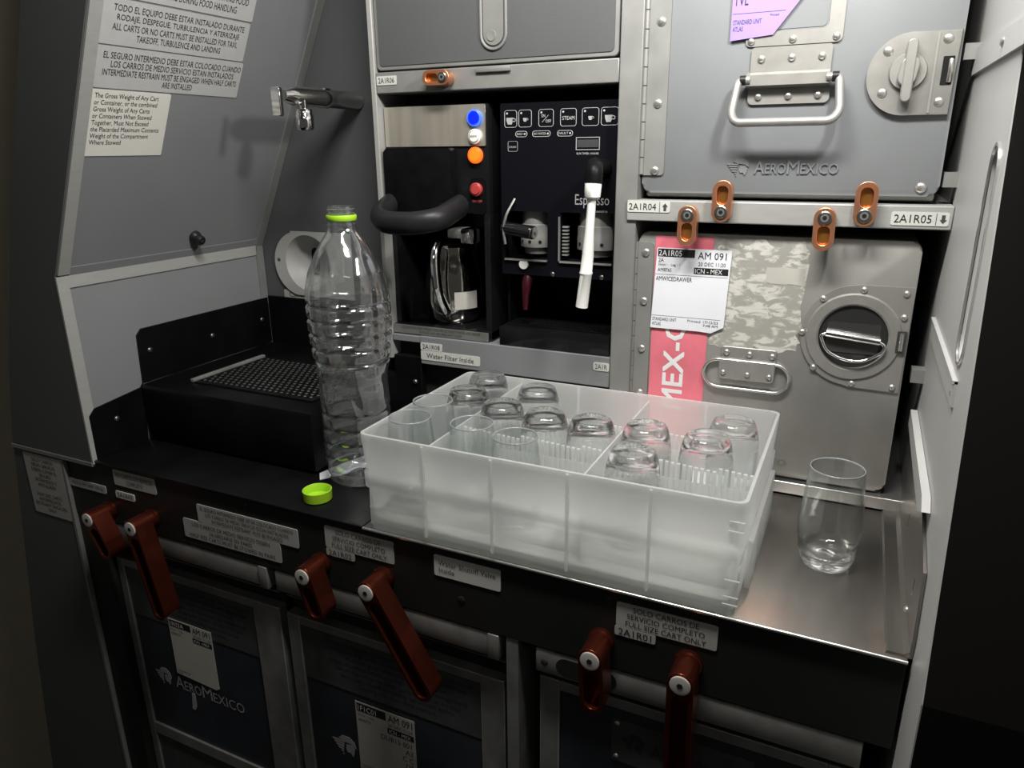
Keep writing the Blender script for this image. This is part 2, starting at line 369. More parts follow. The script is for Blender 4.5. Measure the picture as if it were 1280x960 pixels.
# counter fascia and posts
wf = struct(G().box(-.944, .0735, -.263, -.245, .955, 1.0411).done('wall_front', FASC, bevel=.001))
G().box(-.944, -.9, -.262, -.2, .0, .956).done('side_post', FASC, wf)
G().box(-.2795, -.266, -.262, -.2, .0, .963).done('divider_post', CARTALU, wf)
G().box(-.944, .078, .3, .32, .0, 1.0).done('bay_back', VOID, wf)
for p in ((-.172, 1.029), (-.616, 1.033), (-.33, .985)):
    G().dome(FRONT(-.2628), p[0], p[1], .0045, .0015).done('screw', FASC, wf)
# worktop
wt = thing('worktop', (-.2, -.12, 1.02), 'brushed steel counter top with black left end and raised edge at the right wall', 'worktop')
G().box(-.448, .0735, -.2665, .0005, 1.0412, 1.045, bev=.0014).done('steel_top', STEEL, wt)
G().box(-.8795, -.4485, -.2665, .002, 1.0412, 1.045, bev=.0014).done('black_top', BLACKT, wt)
G().tube([(-.448, -.2658, 1.0431), (.0735, -.2658, 1.0431)], .0017, 12).done('front_lip', BRIGHT, wt)
g = G(); g.plate([(.0565, 1.0445), (.0585, 1.0475), (.070, 1.0475), (.0765, 1.052), (.0765, 1.0445)], FRONT(0), -.0, .262); g.done('sloped_edge', STEEL, wt, smooth=0)
g = G(); g.plate([(-.02, 1.046), (.262, 1.046), (.264, 1.062), (.255, 1.118), (.19, 1.135), (-.02, 1.148)], RIGHT, .0005, .003,
                 holes=[stadium((.098, 1.078), (.101, 1.092), .0022, 6), stadium((.212, 1.074), (.215, 1.088), .0022, 6)]); g.done('side_flange', STEEL, wt)
g = G(); g.plate([(-.02, 1.143), (.185, 1.137), (.215, 1.15), (.20, 1.158), (-.02, 1.160)], RIGHT, .0005, .007); g.done('flange_cap', LPAINT, wt)
G().dome(Fr((.0745, -.2, 1.05), (0, -1, 0), (0, 0, 1)), 0, 0, .0035, .003).done('bolt', SCREW, wt)
# ------------------------------------------------------------------ drain unit
du = thing('drain_unit', (-.73, -.05, 1.045), 'black moulded drain box with perforated tray top beneath the tap', 'drain unit')
G().box(-.8768, -.579, -.183, .076, 1.0452, 1.127, bev=.006).done('housing', BLACKT, du)
g = G(); g.plate([(-.262, 1.0455), (-.183, 1.0455), (-.1765, 1.1265), (-.181, 1.121), (-.254, 1.113), (-.262, 1.105)], LEFT, .0005, .003); g.plate([(-.1765, 1.1265), (.076, 1.1265), (.076, 1.201), (-.166, 1.201), (-.174, 1.193)], LEFT, .0005, .003)
g.done('side_splash', BLACKT, du)
for y, z in ((-.158, 1.169), (-.047, 1.164), (.058, 1.167), (-.225, 1.09)):
    G().dome(Fr((-.877, y, z), (0, 1, 0), (0, 0, 1)), 0, 0, .0042, .0025).done('screw', SCREWD, du)
gt = tag(bpy.data.objects.new('drain_grate', None), 'perforated steel grate set into the black drain box', 'grate'); COL.objects.link(gt); gt.location = (-.7, -.08, 1.127)
hs = []
NX, NY = 20, 14
X0, X1, Y0, Y1 = -.812, -.603, -.150, -.012
for i in range(NX):
    for j in range(NY):
        if 14 <= i <= 16 and 9 <= j <= 10: continue
        cx = X0+.007+(X1-X0-.014)*(i+.5*(j % 2)*.9+.1)/NX; cy = Y0+.006+(Y1-Y0-.012)*(j+.5)/NY
        hs.append([(cx-.0047, cy), (cx, cy-.0050), (cx+.0047, cy), (cx, cy+.0050)])
G().plate(rrect(X0, X1, Y0, Y1, .003, 2), TOP(0, 0, 1.1275), .0, .0015, holes=hs).done('mesh_plate', BLACK, gt, smooth=0)
g = G()
for i in range(NX):
    for j in range(NY):
        if 14 <= i <= 16 and 9 <= j <= 10: continue
        cx = X0+.007+(X1-X0-.014)*(i+.5*(j % 2)*.9+.6)/NX; cy = Y0+.006+(Y1-Y0-.012)*(j+.5)/NY
        g.box(cx-.0019, cx+.0019, cy-.0014, cy+.0014, 1.129, 1.1300)
o = g.done('mesh_glints', BRIGHT, gt, smooth=0); o['kind'] = 'stuff'  # bright studs added to stand in for glints on the steel grate
G().plate(rrect(X0, X1, Y0, Y1, .003, 2), TOP(0, 0, 1.1272), .0, .0002).done('sump', HOLE, gt)
G().box(X0-.004, X0+.003, Y0, Y1, 1.1272, 1.1325, bev=.001).done('grate_rail', DALU, gt)
# ------------------------------------------------------------------ tap
tp = thing('water_tap', (-.671, .08, 1.497), 'chrome lever water tap reaching out from the dark panel', 'tap')
TF = Fr((-.671, .0785, 1.497), (1, 0, 0), (0, 0, 1))
G().lathe([(0, 0), (.0118, 0), (.0118, .066), (.0126, .067), (.0126, .08), (.0118, .081), (.0118, .132), (.009, .142), (.006, .150), (0, .150)], TF, 28).done('barrel', mat('satin_chrome', (.78, .77, .74), .15, 1.), tp)
G().box(-.6735, -.6625, .0, .012, 1.4995, 1.5095, bev=.001).done('flat', CHROME, tp)
NZ = Fr((-.664, -.044, 1.492), (1, 0, 0), (0, -1, 0))
G().lathe([(0, 0), (.005, 0), (.005, .010), (.0105, .011), (.0105, .017), (.0112, .018), (.0112, .033), (.0095, .036), (.007, .036), (.007, .030), (0, .030)], NZ, 28).done('spout', CHROME, tp)
G().plate(rrect(-.682, -.668, 1.472, 1.506, .002, 2), FRONT(-.076), 0, .006).done('lever', CHROME, tp, bevel=.001)
# ------------------------------------------------------------------ round outlet on the back panel
vo = thing('recessed_outlet', (-.79, .08, 1.21), 'grey plate with round recessed dish on panel left of the bottle', 'outlet')
VF = FRONT(.0785)
op = [(-.7, 1.311), (-.815, 1.311)]+[(-.80+.052*math.cos(math.radians(t)), 1.26+.051*math.sin(math.radians(t))) for t in range(105, 262, 8)]+[(-.7, 1.209)]
G().plate(op[::-1], VF, 0, .003, holes=[circ(-.785, 1.262, .044, 32)]).done('face_plate', VENT, vo)
G().lathe([(.044, .003), (.042, -.004), (.034, -.02), (.024, -.027), (0, -.027)], Fr(VF(-.785, 1.262, 0), VF.u, VF.v), 36).done('dish', VENT, vo)
for s_ in (1,): G().plate(stadium((-.788, 1.252), (-.788, 1.276), .0075), FRONT(.0995), 0, .0006).done('slot', HOLE, vo)
G().dome(FRONT(.0757), -.843, 1.265, .003, .001).done('screw', SCREWD, vo)
wbcut = None
placard('small_placard', FRONT(.0792), (-.842, -.77, 1.2025, 1.2165), PLACARD, 'small grey placard under the recessed round outlet', 'Call Reset', INKG, pad=(.15, .2))
# bumper on left wall
kb = thing('door_bumper', SLOPE(-.065, .033), 'small round black rubber bumper on the sloping left wall', 'bumper')
KF = Fr(SLOPE(-.065, .033), SLOPE.u, SLOPE.v)
G().lathe([(0, .0), (.009, 0), (.009, .004), (.0065, .007), (.0075, .013), (.006, .016), (0, .016)], KF, 24).done('pad', RUBBER, kb)
G().lathe([(0, .0155), (.0025, .0155), (.0025, .0168), (0, .0168)], KF, 12).done('screw', SCREWD, kb)
# ------------------------------------------------------------------ placards on the sloping wall
P = placard
o = P('notice_placard', SLOPE, (-.252, -.044, .334, .40), PLACARDL, 'grey notice at top edge about handling and serving food', '')
letters('NO SMOKING WHEN HANDLING OR SERVING FOOD', SLOPE, -.236, -.056, .352, .360, INK, o, c=.0011)
letters('NO SMOKING DURING FOOD HANDLING', SLOPE, -.205, -.073, .3405, .3485, INK, o, c=.0011)
letters('LAVESE LAS MANOS ANTES DE MANEJAR ALIMENTOS', SLOPE, -.236, -.056, .366, .374, INK, o, c=.0011)
o = P('notice_placard', SLOPE, (-.2515, -.0455, .284, .3315), PLACARDL, 'grey bilingual notice starting TODO EL EQUIPO on the left wall', '')
for k, (t, a, b) in enumerate((('TODO EL EQUIPO DEBE ESTAR INSTALADO DURANTE', -.238, -.054), ('RODAJE, DESPEGUE, TURBULENCIA Y ATERRIZAJE', -.233, -.060), ('ALL CARTS OR NO CARTS MUST BE INSTALLED FOR TAXI,', -.237, -.061), ('TAKEOFF, TURBULENCE AND LANDING', -.206, -.086))):
    letters(t, SLOPE, a, b, .3185-.0098*k, .3265-.0098*k, INK, o, c=.0011)
o = P('notice_placard', SLOPE, (-.251, -.043, .2365, .282), PLACARDL, 'grey bilingual notice starting EL SEGURO INTERMEDIO on the left wall', '')
for k, (t, a, b) in enumerate((('EL SEGURO INTERMEDIO DEBE ESTAR COLOCADO CUANDO', -.243, -.046), ('LOS CARROS DE MEDIO SERVICIO ESTAN INSTALADOS', -.233, -.056), ('INTERMEDIATE RESTRAIN MUST BE ENGAGED WHEN HALF CARTS', -.242, -.049), ('ARE INSTALLED', -.163, -.119))):
    letters(t, SLOPE, a, b, .2695-.0093*k, .2765-.0093*k, INK, o, c=.0011)
o = P('weight_placard', SLOPE, (-.252, -.147, .157, .2345), PLACARDF, 'cream square placard about gross weight, lowest on the left wall', '')
letters('The Gross Weight of Any Cart\nor Container, or the combined\nGross Weight of Any Carts\nor Containers When Stowed\nTogether, Must Not Exceed\nthe Placarded Maximum Contents\nWeight of the Compartment\nWhere Stowed', SLOPE, -.2475, -.157, .171, .231, INK, o, c=.0011, align='LEFT')
# ------------------------------------------------------------------ placards on the fascia and below
FF = FRONT(-.2632)
P('notice_placard', FRONT(-.2672), (-1.03, -.9495, .940, 1.033), PLACARD, 'tall grey notice placard on the pillar at far left', 'SOLO CARROS\nMEDIO SERVICIO\nDEBEN LLEVAR EL\nSEGURO\nINTERMEDIO Y\nINSTALADO\n \nHALF SIZE CARTS\nINTERMEDIATE\nRESTRAINT ENGAGED\nONLY', INKG, pad=(.08, .06))
P('narrow_placard', FF, (-.943, -.870, .9965, 1.008), PLACARD, 'narrow grey placard above the leftmost short latch', 'MAX LOAD LIMIT 105 kg', INKG, pad=(.08, .25))
P('notice_placard', FF, (-.849, -.771, 1.0155, 1.0375), PLACARD, 'small grey notice just under the counter edge at the left end', 'NO CARROS DE SERVICIO\nCOMPLETO', INKG, pad=(.06, .16))
P('position_placard', FF, (-.851, -.815, .9965, 1.0065), PLACARDW, 'tiny white tag 2A1R03 above the leftmost long latch', '2A1R03', INK, pad=(.1, .2))
P('notice_placard', FF, (-.702, -.543, .9938, 1.018), PLACARD, 'upper of two overlapping long grey notices on the fascia', 'EL SEGURO INTERMEDIO DEBE ESTAR COLOCADO CUANDO\nLOS CARROS DE MEDIO SERVICIO ESTAN INSTALADOS\nINTERMEDIATE RESTRAINT MUST BE ENGAGED', INKG, pad=(.04, .1))
P('notice_placard', FF, (-.73, -.572, .967, .9932), PLACARD, 'lower of two overlapping long grey notices on the fascia', 'LOS CARROS DE MEDIO SERVICIO DEBEN\nGUARDARSE EN PARES\nHALF SIZE CARTS MUST BE STOWED IN PAIRS', INKG, pad=(.06, .1))
P('notice_placard', FF, (-.503, -.411, 1.0065, 1.0335), PLACARD, 'grey full size cart notice on the fascia below the green cap', 'SOLO CARROS DE\nSERVICIO COMPLETO\nFULL SIZE CART ONLY', INKG, pad=(.1, .08))
P('position_placard', FF, (-.503, -.464, .9965, 1.006), PLACARD, 'small grey tag 2A1R02 on the fascia', '2A1R02', INKG, pad=(.1, .15))
P('valve_placard', FF, (-.361, -.284, 1.0075, 1.032), PLACARDW, 'pale placard reading Water Shutoff Valve Inside under the glass rack', 'Water Shutoff Valve\nInside', INKG, align='LEFT', pad=(.07, .2))
P('notice_placard', FF, (-.164, -.0715, 1.0055, 1.031), PLACARD, 'grey full size cart notice above the two rightmost latches', 'SOLO CARROS DE\nSERVICIO COMPLETO\nFULL SIZE CART ONLY', INK, pad=(.1, .08))
P('position_placard', FF, (-.165, -.126, .9950, 1.0052), PLACARD, 'small grey tag 2A1R01 on the fascia', '2A1R01', INK, pad=(.1, .15))
P('position_placard', FRONT(-.006), (-.2445, -.196, 1.3615, 1.3735), PLACARDW, 'white tag 2A1R04 with up arrow on the middle rail', '2A1R04   ', INK, pad=(.12, .2))
P('position_placard', FRONT(-.006), (.0235, .0735, 1.3555, 1.3685), PLACARDW, 'white tag 2A1R05 with down arrow on the middle rail', '2A1R05    ', INK, pad=(.1, .2))
P('position_placard', FRONT(-.002), (-.5785, -.549, 1.5085, 1.519), PLACARDW, 'white tag 2A1R06 at left end of the coffee rail', '2A1R06', INK, pad=(.1, .2), r=.001)
P('position_placard', FRONT(-.001), (-.533, -.499, 1.1675, 1.178), PLACARDW, 'white tag 2A1R08 on panel below the coffee maker', '2A1R08', INKG, pad=(.1, .2))
P('filter_placard', FRONT(-.001), (-.533, -.441, 1.1535, 1.167), PLACARDW, 'long white placard reading Water Filter Inside', 'Water Filter Inside', INKG, align='LEFT', pad=(.1, .25))
P('position_placard', FRONT(-.001), (-.282, -.2615, 1.168, 1.1785), PLACARDW, 'white tag 2A1R partly cut off by the upright post', '2A1R', INKG, pad=(.12, .2))
for o in [x for x in bpy.data.objects if x.get('label') in ('white tag 2A1R04 with up arrow on the middle rail', 'white tag 2A1R05 with down arrow on the middle rail')]:
    up = 'up' in o['label']; a = -.2015 if up else .0685; b = 1.3675 if up else 1.362; s_ = 1 if up else -1; fr = FRONT(-.006)
    lt = [c for c in o.children][0]; w = .031 if up else .0325; a00 = -.2425 if up else .0262
    xs = [v.co.x for v in lt.data.vertices]; k = w/(max(xs)-min(xs)); m0 = min(xs)
    for v in lt.data.vertices: v.co.x = a00+(v.co.x-m0)*k
    pts = [(a-.0015, b-.004*s_), (a+.0015, b-.004*s_), (a+.0015, b+.0005*s_), (a+.003, b+.0005*s_), (a, b+.004*s_), (a-.003, b+.0005*s_), (a-.0015, b+.0005*s_)]
    G().plate(pts if up else pts[::-1], fr, .0008, .0012).done('arrow', INKG, o)
    G().plate(rrect(a-.0062, a-.0057, b-.0055, b+.0055), fr, .0008, .0012).done('divider_line', INKG, o)
# ------------------------------------------------------------------ copper latches
def rail_latch(x, z, dx, dz, label, mm=COPPER, depth=.014, sc=1.0):
    """small turn latch: screw at (x, z), finger recess towards (dx, dz)"""
    t = thing('turn_latch', (x, 0, z), label, 'latch', 'small copper turn latches')
    f = FRONT(-.002 if z > 1.5 else -.006); L_ = .0225*sc; q = (x+dx*L_, z+dz*L_)
    hole = stadium((x+dx*.0135*sc, z+dz*.0135*sc), (x+dx*.0215*sc, z+dz*.0215*sc), .0058*sc, 8)
    g = G(); g.plate(stadium((x, z), q, .0103*sc, 12), f, .003, depth, holes=[hole]); g.done('body', mm, t, bevel=.0005)
    G().plate(hole, f, .003, depth-.005).done('finger_recess', COPPERR, t, bevel=.001)
    S2 = Fr(f(x, z, 0), f.u, f.v)
    G().lathe([(0, depth-.001), (.0068*sc, depth-.001), (.0068*sc, depth+.0012), (.0058*sc, depth+.0018), (0, depth+.0018)], S2, 24).done('screw', SCREWD, t, smooth=20)
    G().lathe([(.0040*sc, depth+.0018), (.0040*sc, depth+.0021), (.0022*sc, depth+.0021)], S2, 16).done('screw_rim', SCREW, t)
    G().lathe([(.0022*sc, depth+.0020), (0, depth+.0020)], S2, 6).done('hex_socket', HOLE, t)
    G().lathe([(.009*sc, 0), (.009*sc, .004), (0, .004)], S2, 16).done('pivot', mm, t)
    return t
rail_latch(-.1735, 1.3605, 0, -1, 'copper turn latch hanging down over the lower box corner and white tag')
rail_latch(-.1383, 1.3645, 0, 1, 'copper turn latch turned up over the upper box, left one')
rail_latch(-.036, 1.3615, .02, -1, 'copper turn latch hanging down at middle of the lower box')
rail_latch(-.0005, 1.3645, .0, 1, 'copper turn latch turned up over the upper box, right one')
rail_latch(-.474, 1.5125, -1, .0, 'copper turn latch lying sideways on the rail above the coffee maker', COPPER, .016, .86)
for x in (-.156, -.12, -.053, -.017, -.0175, .018): 
    pass
def lever_latch(x, z, L_, ang, label, group):
    t = thing('lever_latch', (x, -.265, z), label, 'latch', group)
    d = Vector((math.sin(ang), -math.cos(ang))); f = FRONT(-.2632); r = .0118
    q = Vector((x, z))+d*L_
    hole = stadium(Vector((x, z))+d*.021, q-d*.0005, .0076, 8)
    g = G(); g.plate(stadium((x, z), q, r, 12), f, .010, .034, holes=[hole]); g.done('lever', COPPERD, t, bevel=.001)
    G().plate(hole, f, .010, .020).done('groove', COPPERD, t)
    H = Fr(f(x, z, 0), f.u, f.v)
    G().lathe([(.0128, 0), (.0128, .004), (.0116, .005), (.0116, .012)], H, 28).done('hub', COPPERD, t)
    G().lathe([(0, .0335), (.0092, .0335), (.0092, .0352), (.0075, .0356), (0, .0352)], H, 24).done('washer', WASHER, t)
    G().lathe([(0, .0352), (.0028, .0352), (.0028, .0359), (0, .0359)], H, 6).done('hex_socket', HOLE, t)
    return t
lever_latch(-.868, .975, .047, .47, 'leftmost short dark copper latch on the fascia', 'short lever latches')
lever_latch(-.786, .9805, .118, .21, 'long dark copper lever latch over the left cart', 'long lever latches')
lever_latch(-.5115, .984, .043, .29, 'short dark copper latch over the left corner of the middle cart', 'short lever latches')
lever_latch(-.426, .9875, .122, .54, 'long tilted dark copper lever latch over the middle cart', 'long lever latches')
lever_latch(-.1775, .9845, .046, .06, 'short dark copper latch over the right cart', 'short lever latches')
lever_latch(-.095, .9865, .122, .02, 'long upright dark copper lever latch over the right cart', 'long lever latches')
# ------------------------------------------------------------------ upper box
ub = thing('storage_box', (-.086, .2, 1.3745), 'grey enamelled storage box with door handle and twist lock, above the rail', 'storage box', 'galley storage boxes')
FU = FRONT(.008)
G().plate(rrect(-.233, .062, 1.3822, 1.662, .010), FU, -.012, 0, bev=.0025).done('door', BOXGREY, ub)
G().box(-.231, .060, .02, .41, 1.3765, 1.662, bev=.003).done('body', BOXMET, ub)
hg = G().plate(rrect(-.235, -.2085, 1.401, 1.662, .004), FU, 0, .002).done('hinge', DALU, ub)
for k in range(14):
    z = 1.402+.0186*k; G().lathe([(.0035, 0), (.0035, .0176), (0, .0176)], TOP(-.2345, .006, z), 10).done('knuckle', DALU, hg)
for z in (1.406, 1.476, 1.557, 1.63): G().dome(FRONT(.006), -.2185, z, .0048, .0025).done('screw', SCREW, hg)
hp = [(-.130, .040)]
G().plate(rrect(-.131, -.0405, 1.5265, 1.65, .005), FU, 0, .002, holes=[rrect(-.119, -.054, 1.5395, 1.64, .006)]).done('card_holder', LATCHMET, ub)
G().plate(rrect(-.117, -.056, 1.5415, 1.638, .004), FU, 0, .0006).done('card_window', BOXGREY, ub)
for x in (-.1255, -.086, -.046): G().dome(FRONT(.006), x, 1.5315, .0036, .0026).done('rivet', SCREW, ub)
hb = G(); hb.plate(rrect(-.124, -.048, 1.498, 1.5255, .003), FU, 0, .003)
bx = [(.0, 1.503), (.013, 1.499), (.013, 1.489), (.004, 1.487), (0, 1.487)]
hb.plate([(-.0, 0)], FU, 0, 0) if False else None
BS = Fr((-.126, .008, 0), (0, -1, 0), (0, 0, 1))     # a = towards the viewer
hb.plate(bx[::-1], Fr((0, .008, 0), (0, -1, 0), (0, 0, 1)), .0475, .1265)
hb.plate(rrect(-.1245, -.0465, 1.4715, 1.490, .005), FU, 0, .003)
hb.done('handle_bracket', LATCHMET, ub, smooth=25)
for x in (-.114, -.085, -.057):
    for z in (1.5145, 1.479): G().dome(FRONT(.005), x, z, .0036, .003).done('rivet', SCREW, ub)
yb = -.004
pts = path_round([(-.122, yb, 1.4945), (-.1335, yb, 1.4945), (-.1365, yb-.012, 1.462), (-.131, yb-.018, 1.4535), (-.041, yb-.018, 1.4535), (-.0345, yb-.012, 1.462), (-.0385, yb, 1.4945), (-.05, yb, 1.4945)], .009)
G().tube(pts, .0042, 12).done('handle', LATCHMET, ub)
for x in (-.129, -.042): G().lathe([(.0048, -.003), (.0048, .003), (0, .003)], Fr((x, yb, 1.4945), (0, 1, 0), (0, 0, 1)), 12).done('grommet', RUBBER, ub)
lp = [(.0585, 1.457), (.0605, 1.5305), (.019, 1.5305)]+[(.021+.036*math.cos(math.radians(t)), 1.494+.0365*math.sin(math.radians(t))) for t in range(96, 270, 9)]+[(.021, 1.4575)]
lk = G().plate(lp, FU, 0, .006, bev=.002).done('lock_plate', LATCHMET, ub)
G().plate(rrect(.0405, .0425, 1.459, 1.529), FU, .0055, .0068).done('ridge', LATCHMET, lk)
G().lathe([(0, .006), (.0165, .006), (.0155, .010), (0, .010)], Fr(FU(.020, 1.496), FU.u, FU.v), 28).done('boss', LATCHMET, lk)
g = G(); g.plate(stadium((.0205, 1.4735), (.0210, 1.5195), .0047, 8), FU, .009, .0165); g.plate(stadium((.0196, 1.491), (.0212, 1.501), .0082, 10), FU, .009, .0158)
g.done('twist_knob', LATCHMET, lk, bevel=.0012)
for p in ((.001, 1.515), (.0005, 1.478), (.0495, 1.4685), (.0495, 1.523)): G().dome(FRONT(.002), p[0], p[1], .0044, .0018).done('rivet', SCREW, lk)
G().plate(rrect(.0478, .0572, 1.483, 1.508, .001), FU, .006, .0063).done('bolt_slot', HOLE, lk)
G().tube([FU(.0545, 1.486, .006), FU(.0548, 1.495, .010), FU(.0545, 1.505, .007)], .0022, 10).done('bolt', BRIGHT, lk)
G().dome(FRONT(.008), .0462, 1.3905, .0055, .003).done('corner_rivet', SCREW, ub)
LOGO_G = mat('embossed_grey', (.198, .207, .213), .4)
logo_text(FU, -.112, -.030, 1.4030, 1.4165, LOGO_G, ub, c=.0008, thick=.0008, name='embossed_lettering')
eagle(FU, -.141, -.117, 1.400, 1.419, LOGO_G, ub, c=.0012, t=.0012, name='embossed_emblem')
# lilac tag in the upper holder
pt = tag(G().plate([(-.1465, 1.533), (-.105, 1.5365), (-.076, 1.574), (-.076, 1.632), (-.1465, 1.632)], FRONT(.0045), 0, .0004).done('paper_tag', PURPLE, smooth=0), 'lilac paper tag tucked in the upper box card holder', 'tag')
letters('STANDARD UNIT\nATLAS', FRONT(.0045), -.1445, -.117, 1.5415, 1.552, INKG, pt, c=.0007, align='LEFT')
G().plate(rrect(-.1455, -.095, 1.5575, 1.5579), FRONT(.0045), .0004, .0006).done('ruled_line', INKG, pt)
letters('Printed', FRONT(.0045), -.109, -.101, 1.5535, 1.5555, INKG, pt, c=.0007)
letters('TVL', FRONT(.0045), -.145, -.131, 1.565, 1.575, INK, pt, c=.0007)
# ------------------------------------------------------------------ lower box
lb = thing('storage_box', (-.09, .2, 1.061), 'scratched bare aluminium storage box with round lock dish, below the rail', 'storage box', 'galley storage boxes')
G().plate(rrect(-.233, .0565, 1.064, 1.3385, .010), FU, -.012, 0, bev=.0025, holes=()).done('door', BOXMET, lb)
G().box(-.231, .0545, .02, .41, 1.0612, 1.336, bev=.003).done('body', BOXMET, lb)
hg = G().plate(rrect(-.238, -.2150, 1.066, 1.327, .004), FU, 0, .002).done('hinge', DALU, lb)
for k in range(14):
    z = 1.067+.0186*k; G().lathe([(.0035, 0), (.0035, .0176), (0, .0176)], TOP(-.2365, .006, z), 10).done('knuckle', DALU, hg)
for z in (1.315, 1.258, 1.2, 1.144, 1.09): G().dome(FRONT(.006), -.224, z, .0048, .0025).done('screw', SCREW, hg)
ps = G().plate(rrect(-.2135, -.148, 1.07, 1.3345), FU, 0, .0004).done('pink_sticker', PINK, lb)
for da, db in ((0, 0), (.0014, 0), (0, .0012), (.0014, .0012)): letters('MEX-CDG', Fr((0, .008, 0), (0, 0, 1), (-1, 0, 0)), 1.128+da, 1.291+da, .1725+db, .1965+db, INKW, ps, c=.0007+da*.05+db*.03)
random.seed(3)
def ragged(a0, a1, b0, b1, n=16, j=.004):
    p = []
    for (xa, ya, xb, yb_) in ((a0, b0, a1, b0), (a1, b0, a1, b1), (a1, b1, a0, b1), (a0, b1, a0, b0)):
        for k in range(n):
            t = k/n; p.append((xa+(xb-xa)*t+random.uniform(-j, j), ya+(yb_-ya)*t+random.uniform(-j, j)))
    return p
G().plate(ragged(-.143, -.050, 1.212, 1.331), FU, 0, .0003).done('sticker_residue', RESIDUE, lb, smooth=0)
G().plate(ragged(-.090, -.050, 1.288, 1.306, 6, .0014), FU, .0002, .0006).done('sticker_remnant', PAPERY, lb, smooth=0)
hb = G(); hb.plate(rrect(-.131, -.0695, 1.197, 1.2135, .003), FU, 0, .002); hb.plate(rrect(-.1315, -.070, 1.175, 1.198, .004), FU, 0, .006); hb.done('handle_bracket', LATCHMET, lb, bevel=.001)
for p in ((-.1245, 1.2065), (-.099, 1.206), (-.0745, 1.206)): G().dome(FRONT(.006), p[0], p[1], .0036, .0026).done('rivet', SCREW, lb)
for p in ((-.126, 1.183), (-.099, 1.183), (-.0755, 1.183)): G().dome(FRONT(.002), p[0], p[1], .003, .002).done('rivet', SCREW, lb)
st = stadium((-.132, 1.181), (-.0705, 1.181), .0185, 12)
G().plate(st, FU, -.0005, .0012, holes=[stadium((-.132, 1.181), (-.0705, 1.181), .0165, 12)]).done('handle_recess_rim', LATCHMET, lb)
G().tube([FU(a, b, .004) for a, b in stadium((-.132, 1.181), (-.0705, 1.181), .0165, 12)], .0021, 10, closed=True).done('handle', BRIGHT, lb)
dp = [(.0545, 1.1805), (.0562, 1.2925), (.005, 1.2925)]+[(.005+.053*math.cos(math.radians(t)), 1.2375+.0545*math.sin(math.radians(t))) for t in range(96, 268, 8)]+[(.005, 1.1815)]
lk = G().plate(dp, FU, 0, .0022, holes=[circ(.004, 1.2365, .034, 36)]).done('lock_plate', BOXMET, lb)
DF = Fr(FU(.004, 1.2365), FU.u, FU.v)
G().lathe([(.0475, .0018), (.0455, .0042), (.036, .0042), (.034, .0025), (.034, -.011), (.0345, -.0115)], DF, 44).done('lock_ring', LATCHMET, lk)
G().lathe([(.034, .0005), (0, .0005)], DF, 32).done('dish', mat('dark_smoked_metal', (.06, .06, .058), .3, .6), lk)
G().plate(rrect(-.022, .030, 1.219, 1.2515, .002), FU, .0006, .0016).done('paddle_plate', mat('smoked_paddle', (.16, .16, .155), .25, .8), lk)
G().tube([FU(-.0225, 1.2395, .005), FU(.0305, 1.2345, .005)], .0042, 12).done('paddle_bar', CHROME, lk)
G().tube(path_round([FU(-.022, 1.239, .005), FU(-.0275, 1.237, .006), FU(-.020, 1.220, .008), FU(-.002, 1.2125, .009), FU(.016, 1.212, .009), FU(.0345, 1.224, .008), FU(.036, 1.231, .006), FU(.029, 1.2345, .005)], .008), .0018, 10).done('bail', CHROME, lk)
for p in ((.009, 1.2875), (-.029, 1.2755), (-.0465, 1.2375), (-.031, 1.199), (.009, 1.1855), (.048, 1.186), (.0485, 1.286), (.0495, 1.2615)): G().dome(FRONT(.0065), p[0], p[1], .0036, .003).done('rivet', SCREW, lk)
G().plate(rrect(.0455, .0545, 1.224, 1.2475, .001), FU, .002, .0045).done('bolt_slot', SCREWD, lk)
G().tube([FU(.050, 1.227, .005), FU(.050, 1.245, .005)], .0022, 10).done('bolt', BRIGHT, lk)
LOGO_M = mat('stamped_metal', (.36, .35, .33), .4, .6)
logo_text(FU, -.150, -.047, 1.0765, 1.089, LOGO_M, lb, c=.0006, thick=.0006, name='stamped_lettering')
letters('Atlas', FU, -.005, .020, 1.097, 1.103, LOGO_M, lb, c=.0004, name='stamped_lettering'); letters('STANDARD UNIT', FU, -.008, .034, 1.089, 1.093, LOGO_M, lb, c=.0004, name='stamped_lettering')
# white tag on the lower box
TG = FRONT(.0055)
wtg = tag(G().plate([(-.2145, 1.2275), (-.157, 1.2275), (-.144, 1.2265), (-.130, 1.2345), (-.127, 1.3215), (-.2105, 1.3215)], TG, 0, .0005).done('paper_tag', PAPER, smooth=0), 'white printed paper tag AM 091 on the lower metal box', 'tag')
G().plate(rrect(-.2095, -.1675, 1.3115, 1.3205), TG, .0005, .0007).done('print_bar', INK, wtg)
letters('2A1R05', TG, -.2085, -.182, 1.3125, 1.3190, INKW, wtg, c=.0010)
letters('AM 091', TG, -.164, -.1325, 1.3105, 1.3185, INK, wtg, c=.0008)
letters('20 DEC 11:20', TG, -.163, -.133, 1.3030, 1.3072, INKG, wtg, c=.0008)
G().plate(rrect(-.1675, -.1295, 1.2935, 1.3008), TG, .0005, .0007).done('print_bar', INK, wtg)
letters('ICN - MEX', TG, -.166, -.136, 1.2945, 1.2998, INKW, wtg, c=.0010)
letters('2A', TG, -.2085, -.2025, 1.3055, 1.3100, INKG, wtg, c=.0008)
letters('Door :   Leg : 1', TG, -.2085, -.184, 1.3005, 1.3040, INKG, wtg, c=.0008)
letters('AM8765', TG, -.209, -.193, 1.2945, 1.2985, INKG, wtg, c=.0008)
G().plate(rrect(-.2115, -.1295, 1.2910, 1.2913), TG, .0005, .0007).done('ruled_line', INKG, wtg)
letters('AMWICEDRAWER', TG, -.2105, -.169, 1.2840, 1.2890, INK, wtg, c=.0008)
